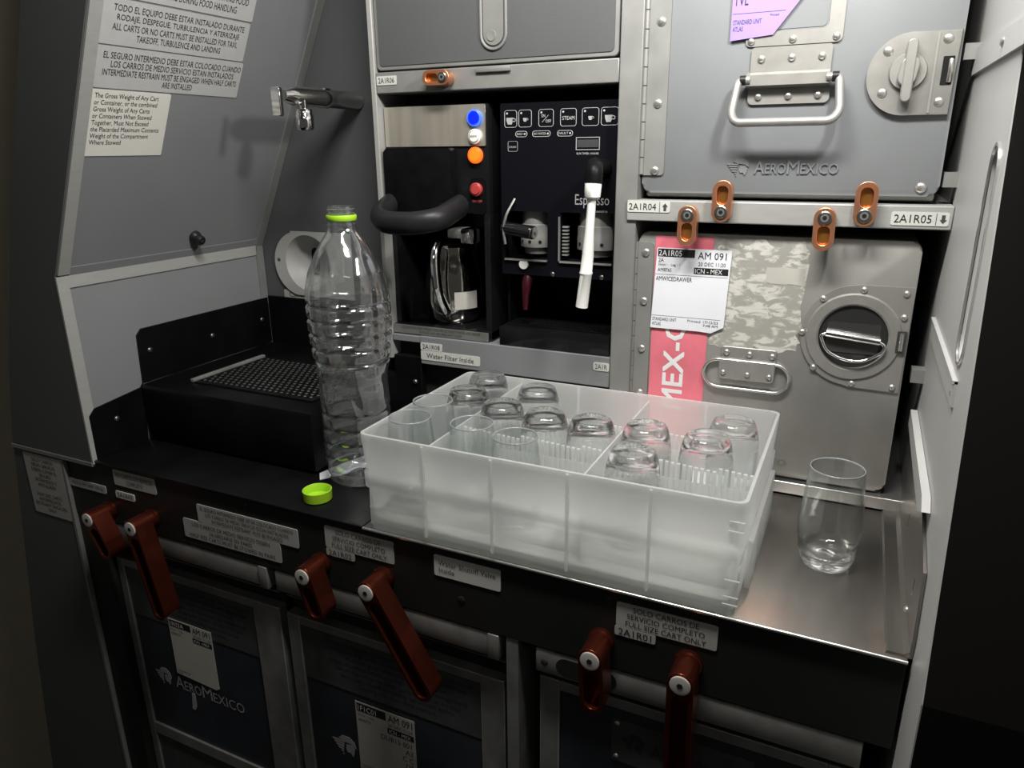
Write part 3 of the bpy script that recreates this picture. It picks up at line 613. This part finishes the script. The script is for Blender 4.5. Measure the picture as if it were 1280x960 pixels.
G().plate(rrect(-.2135, -.134, 1.2425, 1.2428), TG, .0005, .0007).done('ruled_line', INKG, wtg)
letters('STANDARD UNIT\nATLAS', TG, -.2125, -.184, 1.2310, 1.2405, INKG, wtg, c=.0008, align='LEFT')
letters('Printed: 17/12/23\n 7:48 AM', TG, -.171, -.1365, 1.2335, 1.2405, INKG, wtg, c=.0008, align='RIGHT')
# ------------------------------------------------------------------ cupboard door above the coffee machines
cd = thing('cupboard_door', (-.42, .0, 1.526), 'grey cupboard door with recessed paddle latch above the coffee machines', 'door')
FD = FRONT(.002)
G().plate(rrect(-.5785, -.2625, 1.5255, 1.80, .006), FD, -.015, .002).done('door_frame', DALU, cd, bevel=.001)
G().plate(rrect(-.5735, -.2675, 1.5305, 1.795, .005), FD, .0015, .003).done('door_panel', DPAINT, cd)
pd = G().plate(stadium((-.413, 1.557), (-.413, 1.66), .0175, 14), FD, .002, .0055, holes=[stadium((-.413, 1.557), (-.413, 1.66), .0145, 14)]).done('paddle_bezel', DALU, cd, bevel=.0008)
G().plate(stadium((-.413, 1.558), (-.413, 1.605), .013, 14), FD, .002, .0045).done('paddle', DALU, cd)
G().lathe([(0, .0045), (.0062, .0045), (.0058, .0055), (0, .0052)], Fr(FD(-.4155, 1.5555), FD.u, FD.v), 20).done('paddle_button', LATCHMET, cd)
G().box(-.436, -.391, -.006, .0, 1.5165, 1.5225, bev=.001).done('striker_tab', DALU, cd)
# ------------------------------------------------------------------ coffee maker
cm = thing('coffee_maker', (-.505, .1, 1.1855), 'black coffee maker with steel panel and lit blue and orange buttons', 'coffee maker')
g = G(); g.box(-.5795, -.429, .13, .36, 1.1865, 1.484); g.box(-.5795, -.429, .012, .131, 1.352, 1.484, bev=.002); g.box(-.5795, -.573, .014, .131, 1.187, 1.353); g.box(-.437, -.429, .012, .131, 1.187, 1.353); g.box(-.5795, -.429, .005, .131, 1.1866, 1.2, bev=.0015)
g.done('body', BLACKG, cm)
FC = FRONT(.012)
G().plate(rrect(-.5785, -.4325, 1.4345, 1.4828, .001), FC, 0, .0025).done('steel_panel', mat('coffee_steel_panel', (.62, .58, .49), .38, .75, var=.12, vscale=10, stretch=(8, 1, .4), rvar=.04), cm)
G().plate(rrect(-.576, -.474, 1.353, 1.4325, .004), FC, 0, .014, bev=.003).done('brew_basket', BLACK, cm)
G().tube(path_round([(-.572, .012, 1.366), (-.566, -.035, 1.350), (-.540, -.062, 1.345), (-.494, -.064, 1.345), (-.466, -.05, 1.350), (-.471, .012, 1.362)], .03, 8), .0125, 14, sq=1.15).done('brew_handle', RUBBER, cm)
def button(z, m1, m2, r, name, h=.006):
    b = G().lathe([(r, 0), (r, h*.7), (r*.82, h*.85)], Fr(FC(-.4455, z, .002), FC.u, FC.v), 28).done(name, m2, cm)
    G().lathe([(r*.84, h*.6), (r*.7, h), (0, h*1.05)], Fr(FC(-.4455, z, .002), FC.u, FC.v), 24).done('lens', m1, b); return b
b = button(1.467, BLUEL, BLUER, .0098, 'blue_button'); b['label'] = 'glowing blue button'
b = button(1.4455, WHITEPL, WHITEPL, .0088, 'white_button'); letters('BREW', FC, -.4505, -.4405, 1.4445, 1.447, INKG, b, c=.0086)
b = button(1.4235, ORANGEL, ORANGER, .0098, 'orange_button'); b['label'] = 'glowing orange button'
b = button(1.3825, RED, RED, .0082, 'red_button')
G().plate(rrect(-.456, -.4335, 1.352, 1.396, .006), FC, 0, .0015).done('switch_plate', BLACK, cm)
letters('ON / OFF', FC, -.4525, -.4385, 1.3665, 1.3695, mat('red_print', (.5, .08, .08), .5), cm, c=.002)
G().plate(rrect(-.5785, -.4305, 1.1872, 1.1992, .001), FRONT(.005), 0, .0015).done('warning_strip', CARTALU, cm)
letters('CAUTION DO NOT OPERATE BREWER WITHOUT WATER AND SERVER\nIN PLACE AND SECURED. HOT LIQUID', FRONT(.005), -.565, -.442, 1.1885, 1.198, INKG, cm, c=.0019)
G().box(-.4595, -.441, -.012, .03, 1.3165, 1.3355, bev=.002).done('lock_clip', CHROME, cm)
G().box(-.482, -.460, -.006, .03, 1.322, 1.334, bev=.002).done('clip_arm', DALU, cm)
# carafe in the maker
cf = thing('carafe', (-.512, .065, 1.2), 'polished steel carafe with handle standing inside the coffee maker', 'carafe')
CF = TOP(-.511, .058, 1.2003)
G().lathe([(0, 0), (.031, 0), (.0375, .008), (.0405, .03), (.0392, .058), (.035, .08), (.029, .094), (.029, .104), (0, .104)], CF, 36).done('vessel', mat('carafe_steel', (.58, .56, .52), .1, 1.), cf)
G().lathe([(.030, .104), (.030, .112), (.025, .118), (0, .118)], CF, 28).done('lid', BLACK, cf)
G().tube(path_round([(-.506, .032, 1.311), (-.505, .008, 1.314), (-.503, -.004, 1.29), (-.500, -.004, 1.25), (-.497, .012, 1.222), (-.502, .022, 1.220)], .012), .0062, 12, sq=1.4).done('handle', CHROME, cf)
G().lathe([(.0472, .020), (.0472, .036)], Fr((-.512, .066, 1.2003), (.95, -.3, 0), (.3, .95, 0)), 36).done('paper_band', PAPERY, cf) if False else None
lbm = bmesh.new(); 
def arc_patch(cx, cy, r, t0, t1, z0, z1, n=8):
    g = G(); vs = []
    for k in range(n+1):
        t = math.radians(t0+(t1-t0)*k/n); vs.append((g.bm.verts.new((cx+r*math.cos(t), cy+r*math.sin(t), z0)), g.bm.verts.new((cx+r*math.cos(t), cy+r*math.sin(t), z1))))
    for a, b in zip(vs, vs[1:]): g.bm.faces.new((a[0], b[0], b[1], a[1]))
    return g
arc_patch(-.511, .058, .0413, -60, -12, 1.222, 1.246).done('sticker', PAPERY, cf)
# ------------------------------------------------------------------ espresso machine
em = thing('espresso_machine', (-.337, .1, 1.1855), 'black espresso machine with steam wand and touch keys beside the post', 'espresso machine')
FE = FRONT(.012)
g = G(); g.box(-.4135, -.2625, .12, .36, 1.1865, 1.484); g.box(-.4135, -.410, .03, .121, 1.187, 1.484); g.box(-.266, -.2625, .03, .121, 1.187, 1.484); g.box(-.4135, -.2625, .03, .121, 1.362, 1.484); g.box(-.348, -.336, .03, .121, 1.28, 1.363); g.box(-.41, -.266, .03, .121, 1.279, 1.296)
g.done('body', BLACK, em)
G().plate(rrect(-.4125, -.2630, 1.2785, 1.4825, .002), FE, -.018, 0, holes=[rrect(-.4075, -.350, 1.299, 1.357, .002), rrect(-.333, -.2665, 1.299, 1.357, .002)]).done('front_panel', mat('espresso_panel', (.005, .005, .0075), .45, spec=.1), em)
for xx0, xx1 in ((-.4075, -.350), (-.333, -.2665)):
    G().box(xx0, xx1, .0085, .0125, 1.2965, 1.2985).done('cavity_edge', DALU, em)
G().box(-.3345, -.333, .0085, .0125, 1.2985, 1.352).done('cavity_edge', DALU, em)
def cup(a, b, s, parent):
    g = G(); P = lambda x, y: (a+x*s, b+y*s)
    g.plate([P(-.35, -.5), P(.3, -.5), P(.5, .0), P(.55, .45), P(-.6, .45), P(-.55, 0)], FE, .0002, .0006)
    g.plate(circ(a+.68*s, b+.1*s, .28*s, 12), FE, .0002, .0006, holes=[circ(a+.68*s, b+.1*s, .18*s, 12)])
    return g.done('cup_symbol', INKS, parent)
def key(a, w, h, z, name='touch_key'):
    return G().plate(rrect(a-w/2, a+w/2, z-h/2, z+h/2, .003, 4), FE, 0, .0007, holes=[rrect(a-w/2+.00045, a+w/2-.00045, z-h/2+.00045, z+h/2-.00045, .0025, 4)]).done(name, INKE, em)
for a, w, kind in ((-.3985, .0165, 'C'), (-.3795, .017, 'c'), (-.3525, .019, 'ON\n/OFF'), (-.3245, .020, 'STEAM'), (-.2975, .0205, 'c'), (-.2745, .0205, 'C')):
    k = key(a, w, .0195, 1.4648)
    G().plate(circ(a-w/2+.0035, 1.471, .0012, 10), FE, .0002, .0006).done('indicator', INKE, k)
    if kind == 'C': cup(a-.001, 1.4625, .0080, k)
    elif kind == 'c': cup(a, 1.4635, .0044, k)
    elif kind == 'STEAM': letters('STEAM', FE, a-.0075, a+.0075, 1.462, 1.4662, INKE, k, c=.0006)
    else:
        letters('ON', FE, a-.006, a-.001, 1.4655, 1.469, INKE, k, c=.0006); letters('OFF', FE, a-.0005, a+.0065, 1.4595, 1.463, INKE, k, c=.0006)
        G().plate([(a-.0055, 1.4600), (a-.0049, 1.4600), (a+.0035, 1.4680), (a+.0029, 1.4680)], FE, .0002, .0006).done('slash', INKE, k)
for a, w, t in ((-.3845, .0155, 'READY'), (-.3585, .0235, 'NO WATER'), (-.3285, .0195, 'FAULT')):
    k = G().plate(rrect(a-w/2, a+w/2, 1.4440, 1.4508, .0033, 4), FE, 0, .0007, holes=[rrect(a-w/2+.0005, a+w/2-.0005, 1.4445, 1.4503, .0028, 4)]).done('status_window', INKE, em)
    letters(t, FE, a-w/2+.002, a+w/2-.0055, 1.4462, 1.4488, INKE, k, c=.0006)
    G().plate(circ(a+w/2-.0033, 1.4474, .0012, 10), FE, .0002, .0006).done('indicator', INKE, k)
k = G().plate(rrect(-.4025, -.3895, 1.4275, 1.4395, .002, 3), FE, 0, .0006, holes=[rrect(-.4021, -.3899, 1.4279, 1.4391, .0016, 3)]).done('touch_key', INKS, em)
letters('DRAIN', FE, -.4008, -.3915, 1.4315, 1.434, INKS, k, c=.0006)
hm = G().plate(rrect(-.3145, -.2855, 1.4285, 1.4428), FE, 0, .001, holes=[rrect(-.3137, -.2862, 1.4293, 1.4420)]).done('hour_meter', INKS, em)
G().plate(rrect(-.3125, -.2875, 1.4315, 1.4400), FE, 0, .0008).done('counter_window', mat('counter_window', (.06, .06, .062), .2), hm)
letters('1,EM-001', FE, -.3115, -.2885, 1.4325, 1.4385, INKG, hm, c=.0010)
letters('RUN TIMER / HOURS', FE, -.3135, -.2865, 1.4235, 1.4258, INKE, em, c=.0006)
letters('Espresso', FE, -.3145, -.272, 1.3625, 1.3785, INKS, em, c=.0006)
letters('maestro', FE, -.291, -.274, 1.3580, 1.3605, INKS, em, c=.0006)
def group_head(x, r, nm):
    GF = TOP(x, .038, 0)
    o = G().lathe([(0, 1.304), (r*.78, 1.304), (r*.82, 1.3115), (r, 1.3125), (r, 1.327), (r*.985, 1.328), (r*.985, 1.34), (r*.9, 1.341), (r*.9, 1.357)], GF, 32).done('group_head', DALU, em)
    for t in (-130, -95, -60):
        p = Vector((x+r*.98*math.cos(math.radians(t)), .038+r*.98*math.sin(math.radians(t)), 1.3195)); n = Vector((math.cos(math.radians(t)), math.sin(math.radians(t)), 0))
        G().lathe([(.0021, 0), (.0021, .0012), (0, .0012)], Fr(p, Vector((0, 0, 1)).cross(n), (0, 0, 1)), 8).done('screw', HOLE, o)
    return o
group_head(-.374, .0215, 0); group_head(-.294, .025, 0)
G().tube([(-.404, .004, 1.3365), (-.3585, -.014, 1.3345)], .0082, 14).done('porta_handle', BLACKG, em)
G().tube([(-.359, -.0138, 1.3345), (-.3565, -.0148, 1.3343)], .0068, 14).done('handle_cap', CHROME, em)
G().tube(path_round([(-.393, .010, 1.372), (-.4005, -.002, 1.352), (-.403, -.004, 1.335), (-.400, -.004, 1.318)], .008), .0016, 8).done('wire_bracket', BRIGHT, em)
for k in range(9): G().box(-.331, -.324, .013, .019, 1.305+.0042*k, 1.3068+.0042*k).done('cooling_fin', DALU, em)
bt = G().lathe([(0, 0), (.0062, 0), (.006, .003), (0, .0035)], Fr(FE(-.3815, 1.292), FE.u, FE.v), 20).done('white_button', WHITEPL, em)
for x in (-.343, -.279): G().dome(FE, x, 1.2815, .0032, .0018).done('screw', SCREWD, em)
G().tube([(-.379, .02, 1.278), (-.379, .014, 1.268), (-.3795, .012, 1.252), (-.38, .012, 1.234)], [.0065, .0068, .005, .0036], 12).done('hot_water_spout', REDPL, em)
tr = G().box(-.4125, -.2630, .0, .12, 1.1866, 1.2115, bev=.0015).done('drip_tray', BLACKG, em)
hs = [[(x-.0018, y-.0035), (x+.0008, y-.0035), (x+.0022, y+.0035), (x-.0004, y+.0035)] for x in [-.394+.0058*i for i in range(21)] for y in (.022, .036, .05, .064)]
G().plate(rrect(-.405, -.270, .010, .085, .002, 2), TOP(0, 0, 1.2116), 0, .0012, holes=hs).done('drip_grille', BLACK, tr, smooth=0)
wd = G().tube(path_round([(-.279, .012, 1.408), (-.277, -.03, 1.412), (-.2705, -.048, 1.409), (-.2705, -.05, 1.394)], .012), [.008]+[.0105]*13+[.0095] if False else .0095, 14).done('steam_elbow', BLACK, em)
slv = G().tube([(-.2705, -.05, 1.397), (-.2707, -.05, 1.394), (-.2715, -.05, 1.380), (-.2715, -.05, 1.378)], [.0075, .0092, .0088, .007], 16).done('steam_collar', WHITEPL, em)
G().tube([(-.2717, -.05, 1.380), (-.2738, -.05, 1.345), (-.2752, -.05, 1.316), (-.2768, -.05, 1.2985), (-.2768, -.05, 1.2975), (-.277, -.05, 1.2955), (-.277, -.05, 1.2945), (-.2813, -.05, 1.257)], [.0045, .005, .0066, .0068, .0074, .0074, .0066, .0070], 16).done('steam_sleeve', WHITEPL, em)
# ------------------------------------------------------------------ bottle and cap
bo = thing('plastic_bottle', (-.523, -.165, 1.045), 'tall empty clear plastic bottle standing beside the drain box', 'bottle')
BF = TOP(-.523, -.165, 1.0455)
def rip(t, h):
    r = 1+.006*math.sin(6*t+h*30)+.004*math.sin(11*t-h*90)
    def win(a, b, k=.012): return max(0, min(1, (h-a)/k, (b-h)/k))
    r -= .055*win(.155, .282)*abs(math.cos(3*t+.4))**10
    r += .022*win(.10, .15)*math.cos(3*t+1)
    r -= .030*win(.02, .145)*max(0, math.sin(5*t+h*55))**6
    r += .05*win(-.02, .02)*math.cos(5*t)*.6
    return r*.835
prof = [(0, .012), (.016, .008), (.028, .001), (.036, 0), (.045, .006)]
h = .008
def rad(h):
    pts = [(.006, .0455), (.03, .0495), (.06, .0495), (.10, .0485), (.13, .0475), (.155, .0525), (.185, .0570), (.21, .0580), (.235, .0565), (.255, .051), (.275, .040), (.290, .029), (.300, .0205), (.306, .0178)]
    for (h0, r0), (h1, r1) in zip(pts, pts[1:]):
        if h <= h1: t = (h-h0)/(h1-h0); return r0+(r1-r0)*t
    return pts[-1][1]
while h < .306:
    r = rad(h); gr = 0
    if .015 < h < .105: gr = -.0022*max(0, math.sin((h-.015)/.018*2*math.pi))**4
    if .15 < h < .225: gr = -.0030*max(0, math.sin((h-.15)/.0165*2*math.pi))**3
    prof.append((r+gr, h)); h += .0018
g = G(); g.lathe(prof+[(.0195, .307), (.0190, .3085)], BF, 120, mod=rip)
g.done('bottle_body', PET, bo, smooth=60)
G().lathe([(0.0150, .306), (0.0153, .3085), (0.0153, .3095), (0.0144, .3105), (0.0144, .3175), (0.0155, .3182), (0.0155, .3192), (0.0144, .320), (0.0144, .3225), (0.0155, .3232), (0.0155, .324), (0.0144, .3248), (0.0144, .327), (0.0130, .3272), (0.0130, .308)], BF, 36).done('bottle_neck', PET, bo)
G().lathe([(0.0160, .3115), (0.0165, .3122), (0.0168, .3165), (0.0161, .3178), (0.0150, .3178), (0.0150, .3115)], BF, 36, close=True).done('tamper_ring', GREEN, bo)
ca = tag(G().lathe([(0, .0008), (.0152, .0), (.0164, .0012), (.0168, .0125), (.0157, .0130), (.0150, .0122), (.0146, .0030), (.006, .0026), (0, .0026)], TOP(-.5345, -.234, 1.0453), 40).done('bottle_cap', GREEN), 'lime green bottle cap lying open side up on the counter', 'cap')
# strip of white paper on the counter behind the bottle
g = G(); 
pp = [(-.578, -.178), (-.566, -.192), (-.548, -.165), (-.530, -.130), (-.538, -.095), (-.558, -.105), (-.570, -.14)]
g.plate(pp, TOP(0, 0, 1.0452), 0, .0012)
tag(g.done('paper_strip', PAPER, smooth=0), 'torn white paper strip on the counter under the bottle', 'paper')
# ------------------------------------------------------------------ glass rack
rk = thing('glass_rack', (-.25, -.148, 1.045), 'frosted white plastic rack holding drinking glasses on the counter', 'rack')
RX0, RX1, RY0, RY1, RZ0, RZ1 = -.4415, -.0580, -.2685, -.0305, 1.0455, 1.155
def ring(x0, x1, y0, y1, r): return rrect(x0, x1, y0, y1, r, 5)
def shell(g, levels):
    """levels: (grow, z) outer loops from bottom to top then inner loops back down"""
    b = bmesh.new(); rings = []
    for e, z in levels:
        rings.append([b.verts.new((x, y, z)) for x, y in ring(RX0-e, RX1+e, RY0-e, RY1+e, .009)])
    for a, c in zip(rings, rings[1:]):
        n = len(a)
        for k in range(n): b.faces.new((a[k], a[(k+1) % n], c[(k+1) % n], c[k]))
    b.faces.new(rings[0][::-1]); b.faces.new(rings[-1])
    bmesh.ops.recalc_face_normals(b, faces=b.faces[:]); g._add(b); return g
shell(G(), [(-.0030, RZ0), (-.0030, RZ0+.005), (-.0016, RZ0+.0062), (-.0016, RZ0+.009), (-.0022, 1.093), (.0002, 1.0955), (.0006, 1.112), (-.0012, 1.1145), (.0012, RZ1-.002), (.0012, RZ1), (-.0016, RZ1), (-.0026, 1.1), (-.0062, RZ0+.012), (-.009, RZ0+.0095)]).done('tub', FROST, rk, smooth=50)
for x in (-.3657, -.290, -.2125, -.136):
    for y, s_ in ((RY0-.0005, -1), (RY1+.0005, 1)):
        G().box(x-.0012, x+.0012, y-.0016, y+.0016, RZ0+.008, RZ1-.002).done('rib', FROST, rk)
for x in (-.3657, -.2015): G().box(x-.0006, x+.0008, RY0+.004, RY1-.004, RZ0+.012, RZ1-.006).done('divider', FROST, rk)
for z in (1.0585, 1.066, 1.082, 1.128, 1.137):
    G().box(RX1-.012, RX1+.0006, RY0-.0012, RY0, z, z+.0008).done('corner_notch', FROST, rk)
for y, xa, xb, n, z1 in ((-.1875, -.363, RX1-.004, 54, 1.146), (-.1185, -.363, -.130, 42, 1.146)):
    g = G(); g.box(xa, xb, y-.0004, y+.0004, RZ0+.012, 1.128)
    for i in range(n):
        x = xa+.002+(xb-xa-.004)*i/(n-1); g.box(x-.0015, x+.0015, y-.0015, y+.0015, RZ0+.012, z1-.004*((i % 12)/12))
    o = g.done('comb_divider', FROST, rk); o['kind'] = 'stuff'
g = G(); g.plate(rrect(-.225, -.06, RZ0+.004, 1.10, .004), Fr((RX1, 0, 0), (0, 1, 0), (0, 0, 1)), .0, .0045); g.done('end_handle', FROST, rk)
# ------------------------------------------------------------------ tumblers
RIMG = mat('painted_rim_line', (.26, .28, .28), .12, spec=.8)  # opaque grey stands in for the lines that refraction draws at the rim
def tumbler_mesh(thin):
    outer = [(.0180, .0), (.0215, .0010), (.0240, .006), (.0267, .016), (.0283, .030), (.0285, .042), (.0275, .060), (.0258, .080), (.0240, .0988), (.02415, .0996), (.0239, .1003)]
    inner = [(.0233, .1003), (.0230, .0996), (.0229, .0988), (.0246, .080), (.0262, .060), (.0270, .042), (.0264, .030), (.0235, .019), (.0185, .0125), (.010, .0105)]
    g = G(); g.lathe([(0, .0012), (.013, .001)]+outer+inner+[(0, .0100)], TOP(0, 0, 0), 40)
    me = bpy.data.meshes.new('tumbler'); g.bm.to_mesh(me); g.bm.free(); me.materials.append(GLASSM); me.materials.append(THIN); me.shade_smooth()
    me.materials.append(RIMG)
    for p in me.polygons:
        if p.center.z > .0992: p.material_index = 2
        elif thin < p.center.z: p.material_index = 1
    return me
GLASSM = bpy.data.materials.new('rack_glass'); GLASSM.use_nodes = True
_n = GLASSM.node_tree; _p = _n.nodes['Principled BSDF']; _p.inputs['Transmission Weight'].default_value = 1; _p.inputs['Roughness'].default_value = 0; _p.inputs['IOR'].default_value = 1.47; _p.inputs['Base Color'].default_value = (.97, .98, .98, 1)
_t = _n.nodes.new('ShaderNodeBsdfTransparent'); _m = _n.nodes.new('ShaderNodeMixShader'); _m.inputs[0].default_value = .08
_n.links.new(_p.outputs[0], _m.inputs[1]); _n.links.new(_t.outputs[0], _m.inputs[2]); _n.links.new(_m.outputs[0], _n.nodes['Material Output'].inputs[0])
TM = tumbler_mesh(.034); TMU = tumbler_mesh(.0135)
def tumbler(x, y, z, inv, label, group='tumblers in the rack', tilt=(0, 0)):
    o = bpy.data.objects.new('glass_tumbler', TM if inv else TMU); COL.objects.link(o); o.location = (x, y, z+(.1003 if inv else 0))
    o.rotation_euler = ((math.pi if inv else 0)+tilt[0], tilt[1], 0); return tag(o, label, 'glass', group)
tumbler(.006, -.139, 1.0455, False, 'clear empty tumbler standing alone on the steel worktop', None)
FZ = 1.0715; GS = .93
up = [(-.406, -.227, 'upright clear tumbler in the front left corner of the rack'), (-.411, -.172, 'upright clear tumbler second back along the left side of the rack'), (-.3375, -.217, 'upright clear tumbler second from left in the front row'), (-.282, -.231, 'upright clear tumbler third from left in the front row')]
iv = [(-.3995, -.0595, 'upside down tumbler in the back left corner of the rack'), (-.322, -.082, 'upside down tumbler in the back row next to the corner one'), (-.394, -.121, 'upside down tumbler behind the two left upright ones'), (-.3365, -.148, 'upside down tumbler with pinkish glint behind the second upright one'), (-.281, -.158, 'upside down tumbler right behind the third upright tumbler'), (-.2295, -.1565, 'upside down tumbler at the middle of the rack'), (-.1735, -.150, 'upside down tumbler half hidden behind the right front one'), (-.167, -.219, 'upside down tumbler nearest the front wall on the right'), (-.112, -.1535, 'upside down tumbler in front of the back right corner one'), (-.095, -.1015, 'upside down tumbler in the back right corner of the rack')]
for lst, inv in ((up, False), (iv, True)):
    for x, y, l in lst:
        o = tumbler(x, y, FZ, inv, l); o.scale = (GS, GS, GS)
        if inv: o.location.z = FZ+.1003*GS
# floor that the tumblers rest on inside the rack
G().box(RX0+.004, RX1-.004, RY0+.004, RY1-.004, FZ-.0014, FZ-.0002).done('raised_floor', FROST, rk)
G().box(RX0+.010, RX1-.010, RY0+.010, RY1-.010, RZ0+.0097, RZ0+.0107).done('bounce_sheet', mat('white_bounce', (.95, .95, .93), .6), rk)  # white sheet added to bounce light up into the rack
# ------------------------------------------------------------------ carts
def cart(x0, x1, label, lx, rx, ptop, kind):
    t = thing('service_cart', ((x0+x1)/2, .1, 0), label, 'cart', 'service carts')
    y = -.250
    G().box(x0, x1, -.236, .28, .02, .955).done('body', VOID, t)
    F_ = FRONT(y)
    bar = G().box(x0, x1, -.262, -.236, .9245, .9525, bev=.002).done('top_bar', CARTALU, t)
    if kind == 3:
        G().plate(stadium((x0+.033, .938), (x0+.075, .938), .0105), FRONT(-.262), 0, .0005).done('grip_slot', HOLE, bar)
        G().dome(FRONT(-.262), x0+.010, .938, .004, .001).done('screw', SCREWD, bar)
    else:
        G().box(x1-.012, x1+.001, -.264, -.236, .9235, .9535, bev=.001).done('end_cap', CARTALU, bar)
    G().box(x0, x1, -.246, -.238, .908, .9095).done('gap_edge', CARTALU, t)
    G().box(x0, lx, y, -.236, .03, ptop+.012).done('door_stile', CARTALU, t, bevel=.001)
    G().box(rx, x1, y, -.236, .03, ptop+.012).done('door_stile', CARTALU, t, bevel=.001)
    G().box(lx, rx, y, -.236, ptop, ptop+.012).done('door_rail', CARTALU, t, bevel=.001)
    G().box(lx, rx, y, -.236, .585, .605).done('door_rail', CARTALU, t, bevel=.001)
    G().box(lx, rx, y+.003, -.235, .605, ptop).done('door_panel', NAVY, t)
    G().box(lx, rx, y+.003, -.235, .04, .585).done('lower_panel', CARTPL, t)
    FP = FRONT(y+.003)
    if kind != 3:
        n = G().plate(rrect(lx+.001, rx-.001, ptop-.078, ptop-.001), FP, 0, .0008).done('notice_strip', CARTPL, t)
        tx = 'Remove the contents of this cart before service. Keep door closed\nand latched at all times. Do not overload this unit when in use.\nMaximum gross weight must not be exceeded.\nInspect the brakes before each flight. Report any damage found.\nReturn this cart to the galley position shown on the label\nbefore taxi, takeoff and landing. Secure both latches.\nCatering crew must check restraint.'
        letters(tx, FP, lx+.035, rx-.012, ptop-.070, ptop-.008, NAVY, n, c=.0011)
    return t, FP, y
c1, FP, y = cart(-.8985, -.6005, 'left dark service cart with white logo lettering under the counter', -.885, -.645, .876, 1)
eagle(FP, -.863, -.830, .686, .716, INKS, c1)
logo_text(FP, -.822, -.690, .690, .711, INKS, c1, c=.0006)
G().plate([(-.792, .689), (-.786, .689), (-.786, .668), (-.790, .660), (-.796, .660)], FP, 0, .0006).done('worn_lettering', INKS, c1)
c2, FP2, y = cart(-.5885, -.2885, 'middle dark service cart with handwritten tag under the counter', -.570, -.318, .874, 2)
eagle(FP2, -.539, -.500, .690, .722, INKS, c2)
logo_text(FP2, -.492, -.350, .694, .715, INKS, c2, c=.0006)
c3, FP3, y = cart(-.247, .0535, 'right dark service cart with small metal nameplate under the counter', -.225, .03, .898, 3)
npl = G().plate(rrect(-.1685, -.03, .832, .884, .003), FP3, 0, .0012).done('name_plate', CARTPL, c3)
for p in ((-.163, .879), (-.163, .838)): G().dome(FP3, p[0], p[1], .003, .003).done('rivet', SCREW, npl)
eagle(FP3, -.158, -.134, .846, .872, NAVY, npl, c=.0016)
logo_text(FP3, -.128, -.036, .850, .866, NAVY, npl, c=.0016)
def cart_tag(fr, q, code, label, scribble):
    a0, a1, b0, b1 = q; w = a1-a0; h = b1-b0
    o = tag(G().plate([(a0, b0), (a1-.006, b0-.004), (a1, b0), (a1, b1), (a0, b1)], fr, .0012, .0016).done('paper_tag', PAPERY, smooth=0), label, 'tag')
    G().plate(rrect(a0+.002, a0+w*.52, b1-h*.13, b1-h*.02), fr, .0016, .0018).done('print_bar', INK, o)
    letters(code, fr, a0+.004, a0+w*.36, b1-h*.115, b1-h*.04, INKW, o, c=.0021)
    letters('AM 091', fr, a0+w*.56, a1-.003, b1-h*.13, b1-h*.03, INK, o, c=.0019)
    letters('20 DEC 11:20', fr, a0+w*.56, a1-.003, b1-h*.20, b1-h*.155, INKG, o, c=.0019)
    G().plate(rrect(a0+w*.54, a1-.002, b1-h*.30, b1-h*.22), fr, .0016, .0018).done('print_bar', INK, o)
    letters('ICN - MEX', fr, a0+w*.57, a1-.006, b1-h*.285, b1-h*.235, INKW, o, c=.0021)
    letters('Door :  Leg :', fr, a0+.003, a0+w*.34, b1-h*.20, b1-h*.16, INKG, o, c=.0019)
    letters('AM8757', fr, a0+.003, a0+w*.26, b1-h*.27, b1-h*.23, INKG, o, c=.0019)
    if scribble: letters(scribble, fr, a0+w*.42, a1-.004, b1-h*.72, b1-h*.34, INKG, o, c=.0019, align='RIGHT')
    letters('STANDARD UNIT\nATLAS', fr, a0+.003, a0+w*.36, b0+h*.02, b0+h*.09, INKG, o, c=.0019, align='LEFT')
    return o
cart_tag(FP, (-.814, -.732, .718, .811), '1R03A', 'plain white paper tag on the left cart door', '')
cart_tag(FP2, (-.495, -.409, .680, .786), '1F1C01', 'white paper tag 1F1C01 with handwriting on the middle cart door', 'DUB15 001\nA3\nC C\nD2')
